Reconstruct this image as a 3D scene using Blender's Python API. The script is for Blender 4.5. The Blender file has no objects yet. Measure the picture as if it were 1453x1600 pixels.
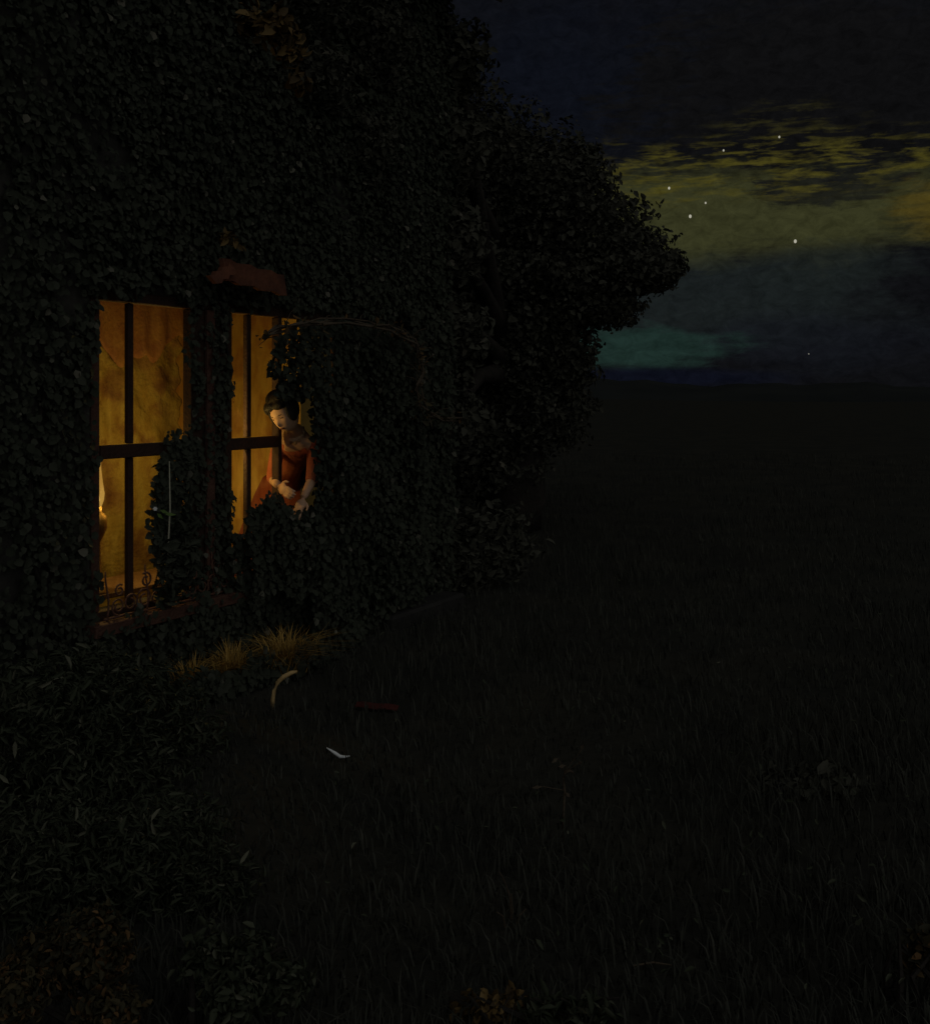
import bpy, bmesh, math, random
import numpy as np
from mathutils import Vector, Matrix

R = math.radians
random.seed(7)
RNG = np.random.default_rng(7)
SC = bpy.context.scene
COL = SC.collection

# ------------------------------------------------------------------ camera
EYE = 1.6
FPX = 1700.0          # focal length in photograph pixels (1453 x 1600)
HOR = 613.0           # horizon row
CX = 726.5
cam = bpy.data.cameras.new('camera')
cam.lens = FPX / 1600.0 * 36.0
cam.sensor_width = 36.0
cam.shift_y = -(800.0 - HOR) / 1600.0
cam.clip_start = 0.05
cam.clip_end = 6000
camo = bpy.data.objects.new('camera', cam)
camo.location = (0, 0, EYE)
camo.rotation_euler = (R(90), 0, 0)
COL.objects.link(camo)
SC.camera = camo

# ------------------------------------------------------------------ night sky
FILL_TO = Vector((0.42, -0.78, 0.50)).normalized()    # direction towards the added fill light
world = bpy.data.worlds.new('World')
SC.world = world
world.use_nodes = True
wt = world.node_tree
wt.nodes.clear()


def build_sky():
    N, L = wt.nodes, wt.links

    def nd(kind, **kw):
        n = N.new(kind)
        for k, v in kw.items():
            setattr(n, k, v)
        return n

    def mth(op, a, b=None, c=None, clamp=False):
        n = nd('ShaderNodeMath', operation=op)
        n.use_clamp = clamp
        for i, v in enumerate((a, b, c)):
            if v is None:
                continue
            if isinstance(v, (int, float)):
                n.inputs[i].default_value = v
            else:
                L.new(v, n.inputs[i])
        return n.outputs[0]

    def ramp(fac, stops, interp='LINEAR'):
        n = nd('ShaderNodeValToRGB')
        n.color_ramp.interpolation = interp
        e = n.color_ramp.elements
        while len(e) < len(stops):
            e.new(0.5)
        for i, (p, c) in enumerate(stops):
            e[i].position = p
            e[i].color = (c[0], c[1], c[2], 1) if isinstance(c, tuple) else (c, c, c, 1)
        L.new(fac, n.inputs[0])
        return n.outputs[0]

    def noise(vec, scale, detail=4, rough=0.55, dist=0.0):
        n = nd('ShaderNodeTexNoise')
        n.inputs['Scale'].default_value = scale
        n.inputs['Detail'].default_value = detail
        n.inputs['Roughness'].default_value = rough
        n.inputs['Distortion'].default_value = dist
        L.new(vec, n.inputs['Vector'])
        return n.outputs['Fac']

    def mix(f, a, b, blend='MIX'):
        n = nd('ShaderNodeMix', data_type='RGBA', blend_type=blend)
        for s, v in ((0, f), (6, a), (7, b)):
            if isinstance(v, (int, float)):
                n.inputs[s].default_value = v
            elif isinstance(v, tuple):
                n.inputs[s].default_value = (*v, 1)
            else:
                L.new(v, n.inputs[s])
        return n.outputs[2]

    tc = nd('ShaderNodeTexCoord')
    sep = nd('ShaderNodeSeparateXYZ')
    L.new(tc.outputs['Generated'], sep.inputs[0])
    X, Y, Z = sep.outputs
    az = mth('ARCTAN2', X, Y)                  # 0 straight ahead, + to the right
    el = mth('ARCSINE', Z)
    cmb = nd('ShaderNodeCombineXYZ')
    L.new(mth('MULTIPLY', az, 10.0), cmb.inputs[0])
    L.new(mth('MULTIPLY', el, 60.0), cmb.inputs[1])
    streak = cmb.outputs[0]                    # flattened cloud coordinates
    cmb2 = nd('ShaderNodeCombineXYZ')
    L.new(mth('MULTIPLY', az, 20.0), cmb2.inputs[0])
    L.new(mth('MULTIPLY', el, 34.0), cmb2.inputs[1])
    cmb2.inputs[2].default_value = 3.3
    puff = cmb2.outputs[0]
    n1 = noise(streak, 0.9, 7, 0.6, 0.4)
    n2 = noise(puff, 0.55, 7, 0.62, 0.5)
    n3 = noise(puff, 3.0, 6, 0.75, 0.6)
    n4 = noise(streak, 3.2, 5, 0.6, 0.3)
    DEG = math.pi / 180

    def patch(a0, e0, ra, re, rag=1.0, fine=0.5, soft=0.5):
        """ragged-edged patch of cloud or glow round azimuth a0, elevation e0 (degrees)"""
        x = mth('DIVIDE', mth('SUBTRACT', az, a0 * DEG), ra * DEG)
        y = mth('DIVIDE', mth('SUBTRACT', el, e0 * DEG), re * DEG)
        r = mth('SQRT', mth('ADD', mth('MULTIPLY', x, x), mth('MULTIPLY', y, y)))
        v = mth('SUBTRACT', 1.0, r)
        v = mth('ADD', v, mth('MULTIPLY', mth('SUBTRACT', n2, 0.5), rag * 2.0))
        v = mth('ADD', v, mth('MULTIPLY', mth('SUBTRACT', n4, 0.5), fine * 2.0))
        n = nd('ShaderNodeMapRange', interpolation_type='SMOOTHSTEP')
        L.new(v, n.inputs[0])
        n.inputs[1].default_value = 0.0; n.inputs[2].default_value = soft
        n.inputs[3].default_value = 0.0; n.inputs[4].default_value = 1.0
        return n.outputs[0]

    sky = mix(0.0, (0.0041, 0.0043, 0.0052), (0.0, 0.0, 0.0))
    sky = mix(mth('MULTIPLY', patch(4.0, 16.0, 13.0, 7.5, 0.5, 0.1, 0.9), 0.9), sky, (0.0037, 0.0047, 0.0082))
    # slate bank low over the hills, navy under it
    sky = mix(mth('MULTIPLY', patch(13.0, 4.6, 13.0, 3.6, 0.7, 0.25, 0.6), 0.95), sky, (0.0092, 0.0120, 0.0122))
    sky = mix(mth('MULTIPLY', patch(17.0, 2.6, 9.0, 2.0, 0.6, 0.2, 0.7), 0.7), sky, (0.0056, 0.0064, 0.0092))
    # teal clearing just above the horizon
    sky = mix(patch(9.0, 2.3, 6.5, 1.55, 0.7, 0.35, 0.55), sky, (0.0105, 0.0230, 0.0190))
    sky = mix(mth('MULTIPLY', patch(9.5, 0.75, 9.0, 0.75, 0.25, 0.1, 0.6), 0.9), sky, (0.0034, 0.0042, 0.0090))
    # olive afterglow
    sky = mix(patch(14.0, 9.1, 17.0, 3.3, 0.55, 0.30, 0.6), sky, (0.0310, 0.0320, 0.0125))
    sky = mix(mth('MULTIPLY', patch(18.5, 6.2, 8.0, 1.5, 0.9, 0.4, 0.6), 0.7), sky, (0.0095, 0.0125, 0.0120))
    # dark ragged cloud hanging into it from above
    sky = mix(mth('MULTIPLY', patch(17.5, 15.0, 11.0, 4.6, 0.9, 0.7, 0.35), 0.97), sky, (0.0042, 0.0042, 0.0046))
    sky = mix(mth('MULTIPLY', patch(18.5, 10.2, 4.2, 1.1, 0.8, 0.7, 0.4), 0.85), sky, (0.0070, 0.0074, 0.0070))
    # thin lit streaks and the amber remnant
    st = ramp(noise(streak, 2.6, 6, 0.62, 0.25), [(0.0, 0.0), (0.47, 0.0), (0.62, 1.0), (1.0, 1.0)])
    sky = mix(mth('MULTIPLY', mth('MULTIPLY', st, patch(14.5, 11.3, 13.0, 1.9, 0.6, 0.3, 0.6)), 0.85), sky, (0.0600, 0.0520, 0.0085))
    sky = mix(mth('MULTIPLY', mth('MULTIPLY', st, patch(16.0, 13.2, 5.0, 1.6, 0.6, 0.3, 0.6)), 0.4), sky, (0.0380, 0.0340, 0.0085))
    sky = mix(mth('MULTIPLY', patch(24.0, 8.8, 3.6, 1.7, 0.9, 0.5, 0.7), 0.85), sky, (0.0600, 0.0430, 0.0070))
    grain = ramp(n3, [(0.28, 0.60), (0.72, 1.40)])
    sky = mix(1.0, sky, grain, 'MULTIPLY')
    bg = nd('ShaderNodeBackground')
    bg.inputs[1].default_value = 1.0
    L.new(sky, bg.inputs[0])
    out = nd('ShaderNodeOutputWorld')
    L.new(bg.outputs[0], out.inputs[0])


build_sky()

fill_sun = bpy.data.lights.new('fill_sun', 'SUN')  # broad frontal fill light, added to lift the blacks; no moon in view
fill_sun.energy = 0.37
fill_sun.angle = R(110.0)
fill_sun.color = (0.98, 1.0, 0.97)
mo = bpy.data.objects.new('fill_sun', fill_sun)
mo.rotation_euler = (-FILL_TO).to_track_quat('-Z', 'Y').to_euler()
mo.location = (6, -10, 12)
COL.objects.link(mo)

SC.view_settings.view_transform = 'Standard'
SC.view_settings.look = 'None'
SC.view_settings.exposure = 0.0
SC.view_settings.gamma = 1.0
SC.cycles.use_denoising = True
SC.cycles.use_adaptive_sampling = False
SC.cycles.max_bounces = 6
SC.cycles.transparent_max_bounces = 12
SC.cycles.sample_clamp_indirect = 2.0
SC.cycles.caustics_reflective = False
SC.cycles.caustics_refractive = False


# ------------------------------------------------------------------ helpers
def P(px, py, Y):
    """point of the place that stands at photograph pixel px, py and depth Y"""
    return Vector(((px - CX) / FPX * Y, Y, EYE + (HOR - py) / FPX * Y))


O = Vector((-1.85, 5.46, 0.0))
D = Vector((0.477, 0.879, 0.0)).normalized()
NRM = Vector((D.y, -D.x, 0.0))


def W(t, s, z):
    """along the cottage wall, out of the wall, up"""
    return O + D * t + NRM * s + Vector((0, 0, z))


def WA(t, s, z):
    t = np.asarray(t, float); s = np.asarray(s, float); z = np.asarray(z, float)
    return np.stack([O.x + D.x * t + NRM.x * s, O.y + D.y * t + NRM.y * s, z + 0 * t], 1)


def tag(o, label=None, cat=None, group=None, kind=None):
    if label: o['label'] = label
    if cat: o['category'] = cat
    if group: o['group'] = group
    if kind: o['kind'] = kind
    return o


def empty(name, loc, label, cat, group=None):
    o = bpy.data.objects.new(name, None)
    o.empty_display_size = 0.1
    o.location = loc
    COL.objects.link(o)
    tag(o, label, cat, group)
    return o


def link(name, me, mat=None, parent=None, smooth=False):
    if mat is not None and not me.materials:
        me.materials.append(mat)
    if smooth:
        me.polygons.foreach_set('use_smooth', [True] * len(me.polygons))
    o = bpy.data.objects.new(name, me)
    COL.objects.link(o)
    if parent is not None:
        o.parent = parent
        o.matrix_parent_inverse = parent_world(parent).inverted()
    return o


def parent_world(p):
    m = Matrix.Translation(p.location)
    if p.parent is not None:
        m = parent_world(p.parent) @ p.matrix_parent_inverse @ m
    return m


def mesh_from(name, verts, faces):
    me = bpy.data.meshes.new(name)
    me.from_pydata([tuple(v) for v in verts], [], faces)
    me.update()
    return me


def wbox(bm, t0, t1, s0, s1, z0, z1):
    """box in wall coordinates"""
    vs = [bm.verts.new(W(t, s, z)) for z in (z0, z1) for s in (s0, s1) for t in (t0, t1)]
    for f in ((0, 1, 3, 2), (4, 6, 7, 5), (0, 4, 5, 1), (2, 3, 7, 6), (0, 2, 6, 4), (1, 5, 7, 3)):
        bm.faces.new([vs[i] for i in f])


def bm_mesh(name, bm, bevel=0.0, seg=1):
    bmesh.ops.recalc_face_normals(bm, faces=bm.faces)
    if bevel:
        bmesh.ops.bevel(bm, geom=list(bm.edges), offset=bevel, segments=seg, affect='EDGES', clamp_overlap=True)
    me = bpy.data.meshes.new(name)
    bm.to_mesh(me)
    bm.free()
    return me


def box_part(name, args, mat, parent, bevel=0.004):
    bm = bmesh.new()
    wbox(bm, *args)
    return link(name, bm_mesh(name, bm, bevel), mat, parent)


def tube(bm, pts, rad, n=6):
    pts = [Vector(p) for p in pts]
    rads = rad if isinstance(rad, (list, tuple)) else [rad] * len(pts)
    rings = []
    up = Vector((0.13, 0.21, 0.97))
    for i, p in enumerate(pts):
        a = pts[max(0, i - 1)]; b = pts[min(len(pts) - 1, i + 1)]
        d = (b - a).normalized()
        if abs(d.dot(up)) > 0.95:
            u = Vector((1, 0, 0))
        else:
            u = up
        x = d.cross(u).normalized(); y = d.cross(x).normalized()
        rings.append([bm.verts.new(p + (x * math.cos(k * 2 * math.pi / n) + y * math.sin(k * 2 * math.pi / n)) * rads[i]) for k in range(n)])
    for i in range(len(rings) - 1):
        for k in range(n):
            bm.faces.new((rings[i][k], rings[i][(k + 1) % n], rings[i + 1][(k + 1) % n], rings[i + 1][k]))
    bm.faces.new(rings[0][::-1]); bm.faces.new(rings[-1])


def lathe(bm, prof, c, n=20):
    rings = []
    for r, z in prof:
        rings.append([bm.verts.new((c[0] + r * math.cos(2 * math.pi * k / n), c[1] + r * math.sin(2 * math.pi * k / n), c[2] + z)) for k in range(n)])
    for i in range(len(rings) - 1):
        for k in range(n):
            bm.faces.new((rings[i][k], rings[i][(k + 1) % n], rings[i + 1][(k + 1) % n], rings[i + 1][k]))
    bm.faces.new(rings[0][::-1]); bm.faces.new(rings[-1])


def ell(bm, c, r, rot=None, u=16, v=12, fn=None):
    m = Matrix.Translation(c) @ (rot.to_4x4() if rot else Matrix.Identity(4)) @ Matrix.Diagonal((*r, 1))
    res = bmesh.ops.create_uvsphere(bm, u_segments=u, v_segments=v, radius=1.0)
    if fn:
        for vv in res['verts']:
            vv.co = fn(vv.co)
    bmesh.ops.transform(bm, matrix=m, verts=res['verts'])


# ------------------------------------------------------------------ materials
MATS = {}


def mat(name, color, rough=0.7, var=None, scale=8.0, bump=0.0, bscale=30.0, spec=0.3, metal=0.0, attr=False, trans=0.0):
    m = bpy.data.materials.new(name)
    m.use_nodes = True
    nt = m.node_tree
    b = nt.nodes['Principled BSDF']
    b.inputs['Roughness'].default_value = rough
    b.inputs['Specular IOR Level'].default_value = spec
    b.inputs['Metallic'].default_value = metal
    b.inputs['Base Color'].default_value = (*color, 1)
    tc = nt.nodes.new('ShaderNodeTexCoord')
    if var is not None:
        if attr:
            src = nt.nodes.new('ShaderNodeAttribute')
            src.attribute_name = 'tint'
            fac = src.outputs['Fac']
        else:
            src = nt.nodes.new('ShaderNodeTexNoise')
            src.inputs['Scale'].default_value = scale
            src.inputs['Detail'].default_value = 6
            nt.links.new(tc.outputs['Object'], src.inputs['Vector'])
            fac = src.outputs['Fac']
        rp = nt.nodes.new('ShaderNodeValToRGB')
        e = rp.color_ramp.elements
        stops = [(0.0 if attr else 0.3, color)] + (var if isinstance(var, list) else [(1.0 if attr else 0.7, var)])
        while len(e) < len(stops):
            e.new(0.5)
        for i, (p, c) in enumerate(stops):
            e[i].position = p
            e[i].color = (*c, 1)
        nt.links.new(fac, rp.inputs[0])
        nt.links.new(rp.outputs[0], b.inputs['Base Color'])
    if bump:
        bn = nt.nodes.new('ShaderNodeTexNoise')
        bn.inputs['Scale'].default_value = bscale
        bn.inputs['Detail'].default_value = 6
        nt.links.new(tc.outputs['Object'], bn.inputs['Vector'])
        bp = nt.nodes.new('ShaderNodeBump')
        bp.inputs['Strength'].default_value = bump
        bp.inputs['Distance'].default_value = 0.02
        nt.links.new(bn.outputs['Fac'], bp.inputs['Height'])
        nt.links.new(bp.outputs[0], b.inputs['Normal'])
    if trans:
        out = nt.nodes['Material Output']
        tr = nt.nodes.new('ShaderNodeBsdfTranslucent')
        src = b.inputs['Base Color'].links
        if src:
            nt.links.new(src[0].from_socket, tr.inputs[0])
        else:
            tr.inputs[0].default_value = (*color, 1)
        mx = nt.nodes.new('ShaderNodeMixShader')
        mx.inputs[0].default_value = trans
        nt.links.new(b.outputs[0], mx.inputs[1]); nt.links.new(tr.outputs[0], mx.inputs[2])
        nt.links.new(mx.outputs[0], out.inputs[0])
    MATS[name] = m
    return m


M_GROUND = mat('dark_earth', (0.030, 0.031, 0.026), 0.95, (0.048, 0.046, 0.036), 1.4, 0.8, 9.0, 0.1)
M_HILL = mat('far_woods', (0.030, 0.034, 0.034), 0.95, (0.042, 0.046, 0.044), 0.05, spec=0.05)
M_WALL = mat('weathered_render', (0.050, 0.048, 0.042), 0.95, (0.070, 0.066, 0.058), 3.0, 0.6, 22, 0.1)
M_ROOF = mat('old_thatch', (0.040, 0.036, 0.028), 0.95, (0.060, 0.052, 0.040), 5.0, 1.0, 40, 0.05)
M_ROOM = mat('ochre_plaster', (0.60, 0.41, 0.10), 0.9, [(0.48, (0.66, 0.43, 0.115)), (0.60, (0.52, 0.29, 0.085)), (0.74, (0.40, 0.19, 0.065))], 4.5, 0.5, 9.0, 0.1)
M_FLOOR = mat('room_boards', (0.16, 0.09, 0.04), 0.7, (0.24, 0.14, 0.06), 4.0)
M_FRAME = mat('dark_stained_wood', (0.040, 0.024, 0.016), 0.75, (0.062, 0.030, 0.020), 14, 0.4, 60, 0.25)
M_POST = mat('rust_brown_wood', (0.085, 0.040, 0.030), 0.75, (0.120, 0.060, 0.042), 12, 0.5, 50, 0.2)
M_HOOD = mat('red_brown_board', (0.17, 0.062, 0.034), 0.85, (0.07, 0.030, 0.020), 9, 0.5, 40, 0.2)
M_IRON = mat('rusted_iron', (0.11, 0.050, 0.034), 0.75, (0.18, 0.085, 0.055), 30, 0.3, 80, 0.3)
M_STONE = mat('dark_stone', (0.028, 0.027, 0.025), 0.9, (0.042, 0.040, 0.037), 6, 0.6, 25, 0.15)
M_DOOR = mat('old_door_oak', (0.028, 0.022, 0.017), 0.8, (0.040, 0.032, 0.024), 14, 0.4, 50, 0.15)
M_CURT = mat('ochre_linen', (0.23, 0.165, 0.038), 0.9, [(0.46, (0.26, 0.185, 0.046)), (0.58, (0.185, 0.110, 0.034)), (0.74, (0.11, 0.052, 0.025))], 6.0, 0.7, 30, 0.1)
M_FALLOFF = mat('falloff_russet', (0.20, 0.085, 0.042), 0.9, (0.30, 0.165, 0.055), 7, 0.4, 40, 0.1)  # darker russet standing in for the lamplight fading upwards
M_BRASS = mat('dull_brass', (0.45, 0.28, 0.09), 0.4, spec=0.5, metal=0.8)
M_TABLE = mat('table_oak', (0.14, 0.075, 0.035), 0.6, (0.20, 0.11, 0.05), 10, 0.3, 40)
M_CLAY = mat('dark_clay', (0.055, 0.034, 0.026), 0.85, (0.075, 0.045, 0.033), 12)
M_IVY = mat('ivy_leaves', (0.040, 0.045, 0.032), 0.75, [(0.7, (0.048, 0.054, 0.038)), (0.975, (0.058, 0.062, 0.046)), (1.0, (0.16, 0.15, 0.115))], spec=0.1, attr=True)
M_CROWN = mat('night_foliage', (0.062, 0.062, 0.046), 0.8, [(0.75, (0.070, 0.069, 0.052)), (0.985, (0.078, 0.075, 0.058)), (1.0, (0.16, 0.145, 0.11))], spec=0.15, attr=True)
M_BROWN = mat('withered_leaves', (0.060, 0.040, 0.018), 0.7, [(0.5, (0.12, 0.075, 0.026)), (1.0, (0.22, 0.14, 0.05))], spec=0.2, attr=True)
M_RUST = mat('russet_leaves', (0.040, 0.038, 0.024), 0.7, [(0.6, (0.070, 0.056, 0.026)), (0.9, (0.12, 0.068, 0.028)), (1.0, (0.19, 0.105, 0.045))], spec=0.15, attr=True)
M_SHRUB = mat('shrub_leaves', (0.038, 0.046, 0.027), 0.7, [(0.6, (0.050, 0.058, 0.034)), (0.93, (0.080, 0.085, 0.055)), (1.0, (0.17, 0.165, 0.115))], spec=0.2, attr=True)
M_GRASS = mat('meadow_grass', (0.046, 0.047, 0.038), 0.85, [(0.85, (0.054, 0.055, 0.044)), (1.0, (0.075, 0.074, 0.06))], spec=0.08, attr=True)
M_STRAW = mat('dry_straw', (0.36, 0.21, 0.05), 0.75, [(0.5, (0.48, 0.29, 0.07)), (1.0, (0.58, 0.36, 0.10))], spec=0.2, attr=True)
M_BARK = mat('dark_bark', (0.030, 0.027, 0.023), 0.95, (0.048, 0.042, 0.036), 8, 0.8, 30, 0.05)
M_TWIG = mat('dry_vine_twig', (0.075, 0.058, 0.042), 0.85, (0.13, 0.10, 0.07), 12, 0.4, 60, 0.1)
M_LAMPLIT = mat('lamplit_wood', (0.72, 0.50, 0.22), 0.7, (0.58, 0.38, 0.16), 20, 0.3, 60, 0.2)  # stick colour warmed with the window's lamplight
M_RED = mat('red_painted_board', (0.105, 0.026, 0.021), 0.85, (0.060, 0.018, 0.015), 14, 0.3, 50, 0.2)
M_WHITE = mat('white_linen', (0.90, 0.92, 0.92), 0.6, spec=0.3)
M_SKIN = mat('skin', (0.55, 0.33, 0.20), 0.55, (0.60, 0.36, 0.22), 20, spec=0.3)
M_HAIR = mat('black_hair', (0.016, 0.013, 0.012), 0.5, (0.030, 0.024, 0.020), 40, 0.5, 90, 0.25)
M_DRESS = mat('red_dress_cloth', (0.36, 0.085, 0.045), 0.85, (0.46, 0.15, 0.075), 8, 0.3, 60, 0.15)
M_CREAM = mat('cream_linen', (0.62, 0.44, 0.28), 0.85, (0.56, 0.36, 0.22), 12, 0.3, 70, 0.15)
M_STEM = mat('pale_stem', (0.50, 0.48, 0.36), 0.6, spec=0.3)
M_GREEN = mat('lit_leaf_green', (0.10, 0.17, 0.035), 0.5, (0.14, 0.22, 0.05), 20, spec=0.35)


def glass_mat():
    m = bpy.data.materials.new('old_window_glass')
    m.use_nodes = True
    nt = m.node_tree
    nt.nodes.remove(nt.nodes['Principled BSDF'])
    out = nt.nodes['Material Output']
    tr = nt.nodes.new('ShaderNodeBsdfTransparent')
    n = nt.nodes.new('ShaderNodeTexNoise')
    n.inputs['Scale'].default_value = 11.0
    n.inputs['Detail'].default_value = 6
    n.inputs['Distortion'].default_value = 0.8
    tc = nt.nodes.new('ShaderNodeTexCoord')
    mp = nt.nodes.new('ShaderNodeMapping')
    mp.inputs['Scale'].default_value = (1.6, 1.6, 0.55)
    nt.links.new(tc.outputs['Object'], mp.inputs[0])
    nt.links.new(mp.outputs[0], n.inputs['Vector'])
    rp = nt.nodes.new('ShaderNodeValToRGB')
    rp.color_ramp.elements[0].position = 0.32; rp.color_ramp.elements[0].color = (0.86, 0.80, 0.72, 1)
    rp.color_ramp.elements[1].position = 0.66; rp.color_ramp.elements[1].color = (0.99, 0.98, 0.96, 1)
    nt.links.new(n.outputs['Fac'], rp.inputs[0])
    nt.links.new(rp.outputs[0], tr.inputs[0])
    gl = nt.nodes.new('ShaderNodeBsdfGlossy')
    gl.inputs['Roughness'].default_value = 0.08
    fr = nt.nodes.new('ShaderNodeValue')
    fr.outputs[0].default_value = 0.035
    mx = nt.nodes.new('ShaderNodeMixShader')
    nt.links.new(fr.outputs[0], mx.inputs[0])
    nt.links.new(tr.outputs[0], mx.inputs[1])
    nt.links.new(gl.outputs[0], mx.inputs[2])
    nt.links.new(mx.outputs[0], out.inputs[0])
    return m


def glow_mat(name, color, strength, solid=1.0):
    m = bpy.data.materials.new(name)
    m.use_nodes = True
    nt = m.node_tree
    nt.nodes.remove(nt.nodes['Principled BSDF'])
    out = nt.nodes['Material Output']
    em = nt.nodes.new('ShaderNodeEmission')
    em.inputs[0].default_value = (*color, 1)
    em.inputs[1].default_value = strength
    if solid >= 1:
        nt.links.new(em.outputs[0], out.inputs[0])
    else:
        tr = nt.nodes.new('ShaderNodeBsdfTransparent')
        mx = nt.nodes.new('ShaderNodeMixShader')
        mx.inputs[0].default_value = solid
        nt.links.new(tr.outputs[0], mx.inputs[1]); nt.links.new(em.outputs[0], mx.inputs[2])
        nt.links.new(mx.outputs[0], out.inputs[0])
    return m


M_GLASS = glass_mat()
M_FLAME = glow_mat('lamp_flame', (1.0, 0.62, 0.16), 1.6)
M_CHIM = glow_mat('glowing_lamp_glass', (1.0, 0.58, 0.12), 0.60, 0.50)
M_STAR = glow_mat('starlight', (1.0, 0.96, 0.78), 0.42)


# ------------------------------------------------------------------ leaves
def leaf_mesh(name, pts, nrm, size, aspect=0.7, jitter=0.9, tint=None, droop=0.0, seed=0, shape='leaf'):
    """many small folded leaves as one mesh; pts Nx3, nrm Nx3 or None"""
    g = np.random.default_rng(seed)
    n = len(pts)
    pts = np.asarray(pts, float)
    rnd = g.normal(size=(n, 3))
    rnd /= np.linalg.norm(rnd, axis=1, keepdims=True) + 1e-9
    nv = rnd * jitter + (0 if nrm is None else np.asarray(nrm, float))
    nv /= np.linalg.norm(nv, axis=1, keepdims=True) + 1e-9
    a = g.normal(size=(n, 3)) + np.array([0, 0, -droop])
    a -= nv * np.sum(a * nv, axis=1, keepdims=True)
    a /= np.linalg.norm(a, axis=1, keepdims=True) + 1e-9
    b = np.cross(nv, a)
    sz = (size if np.ndim(size) else size * np.clip(np.exp(g.normal(-0.05, 0.34, n)), 0.4, 1.5))[:, None]
    w = sz * aspect * 0.5
    fold = nv * sz * 0.12
    v = np.empty((n, 6, 3))
    v[:, 0] = pts
    v[:, 1] = pts + a * sz * 0.30 + b * w + fold
    v[:, 2] = pts + a * sz * 0.72 + b * w * 0.72 + fold * 0.6
    v[:, 3] = pts + a * sz - nv * sz * 0.10
    v[:, 4] = pts + a * sz * 0.72 - b * w * 0.72 + fold * 0.6
    v[:, 5] = pts + a * sz * 0.30 - b * w + fold
    base = (np.arange(n) * 6)[:, None]
    f = np.concatenate([base + np.array([[0, 1, 2, 3]]), base + np.array([[0, 3, 4, 5]])], 1).reshape(-1, 4)
    me = bpy.data.meshes.new(name)
    me.vertices.add(n * 6)
    me.vertices.foreach_set('co', v.reshape(-1))
    me.loops.add(len(f) * 4)
    me.loops.foreach_set('vertex_index', f.reshape(-1).astype(np.int32))
    me.polygons.add(len(f))
    me.polygons.foreach_set('loop_start', (np.arange(len(f)) * 4).astype(np.int32))
    me.update(calc_edges=True)
    at = me.attributes.new('tint', 'FLOAT', 'FACE')
    tv = g.uniform(0, 1, n) if tint is None else tint
    at.data.foreach_set('value', np.repeat(tv, 2).astype(np.float32))
    return me


def blade_mesh(name, roots, height, width, lean, seed=0, up=(0, 0, 1), spread=1.0):
    """grass blades: three-joint strips"""
    g = np.random.default_rng(seed)
    n = len(roots)
    roots = np.asarray(roots, float)
    h = (height * g.uniform(0.5, 1.3, n))[:, None] if np.ndim(height) == 0 else np.asarray(height)[:, None]
    an = g.uniform(0, 2 * np.pi, n)
    dirv = np.stack([np.cos(an), np.sin(an), 0 * an], 1)
    side = np.stack([-np.sin(an), np.cos(an), 0 * an], 1)
    l = (lean * g.uniform(0.1, 1.3, n))[:, None]
    z = np.array([[0, 0, 1.0]])
    w = width * g.uniform(0.6, 1.4, n)[:, None]
    v = np.empty((n, 5, 3))
    v[:, 0] = roots - side * w; v[:, 1] = roots + side * w
    m = roots + z * h * 0.6 + dirv * l * h * 0.35
    v[:, 2] = m - side * w * 0.7; v[:, 3] = m + side * w * 0.7
    v[:, 4] = roots + z * h * (1.0 - 0.25 * np.minimum(l, 2)) + dirv * l * h
    me = bpy.data.meshes.new(name)
    me.vertices.add(n * 5)
    me.vertices.foreach_set('co', v.reshape(-1))
    b = (np.arange(n) * 5)[:, None]
    idx = np.concatenate([b + np.array([[0, 1, 3, 2]]), b + np.array([[2, 3, 4]])], 1).reshape(-1)
    me.loops.add(len(idx))
    me.loops.foreach_set('vertex_index', idx.astype(np.int32))
    me.polygons.add(n * 2)
    me.polygons.foreach_set('loop_start', np.stack([np.arange(n) * 7, np.arange(n) * 7 + 4], 1).reshape(-1).astype(np.int32))
    me.update(calc_edges=True)
    at = me.attributes.new('tint', 'FLOAT', 'FACE')
    at.data.foreach_set('value', np.repeat(g.uniform(0, 1, n), 2).astype(np.float32))
    return me


def blob_points(blobs, n, seed=0, shell=0.55):
    """points in a set of ellipsoids, denser towards their skins: (centre, radii)"""
    g = np.random.default_rng(seed)
    vol = np.array([r[0] * r[1] + r[1] * r[2] + r[0] * r[2] for c, r in blobs])
    cnt = np.maximum((vol / vol.sum() * n).astype(int), 1)
    P_, N_ = [], []
    for (c, r), k in zip(blobs, cnt):
        u = g.normal(size=(k, 3)); u /= np.linalg.norm(u, axis=1, keepdims=True)
        rad = shell + (1 - shell) * g.uniform(0, 1, k) ** 0.6
        lump = 1 + 0.16 * np.sin(u[:, 0] * 7 + c[0] * 3) * np.sin(u[:, 1] * 6 + c[1]) + 0.12 * np.sin(u[:, 2] * 9 + c[2] * 5)
        P_.append(np.array(c) + u * np.array(r) * (rad * lump)[:, None])
        N_.append(u)
    return np.concatenate(P_), np.concatenate(N_)


# ------------------------------------------------------------------ ground and far hills
def ground_z(x, y):
    x = np.asarray(x, float); y = np.asarray(y, float)
    z = 0.035 * np.sin(x * 1.3 + 0.7) * np.cos(y * 0.9) + 0.02 * np.sin(x * 3.1 + y * 2.3)
    far = np.clip((np.hypot(x, y) - 12) / 60, 0, 1)
    z = z + far * (0.25 * np.sin(x * 0.05 + 1) + 0.2 * np.cos(y * 0.043))
    return z


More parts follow.
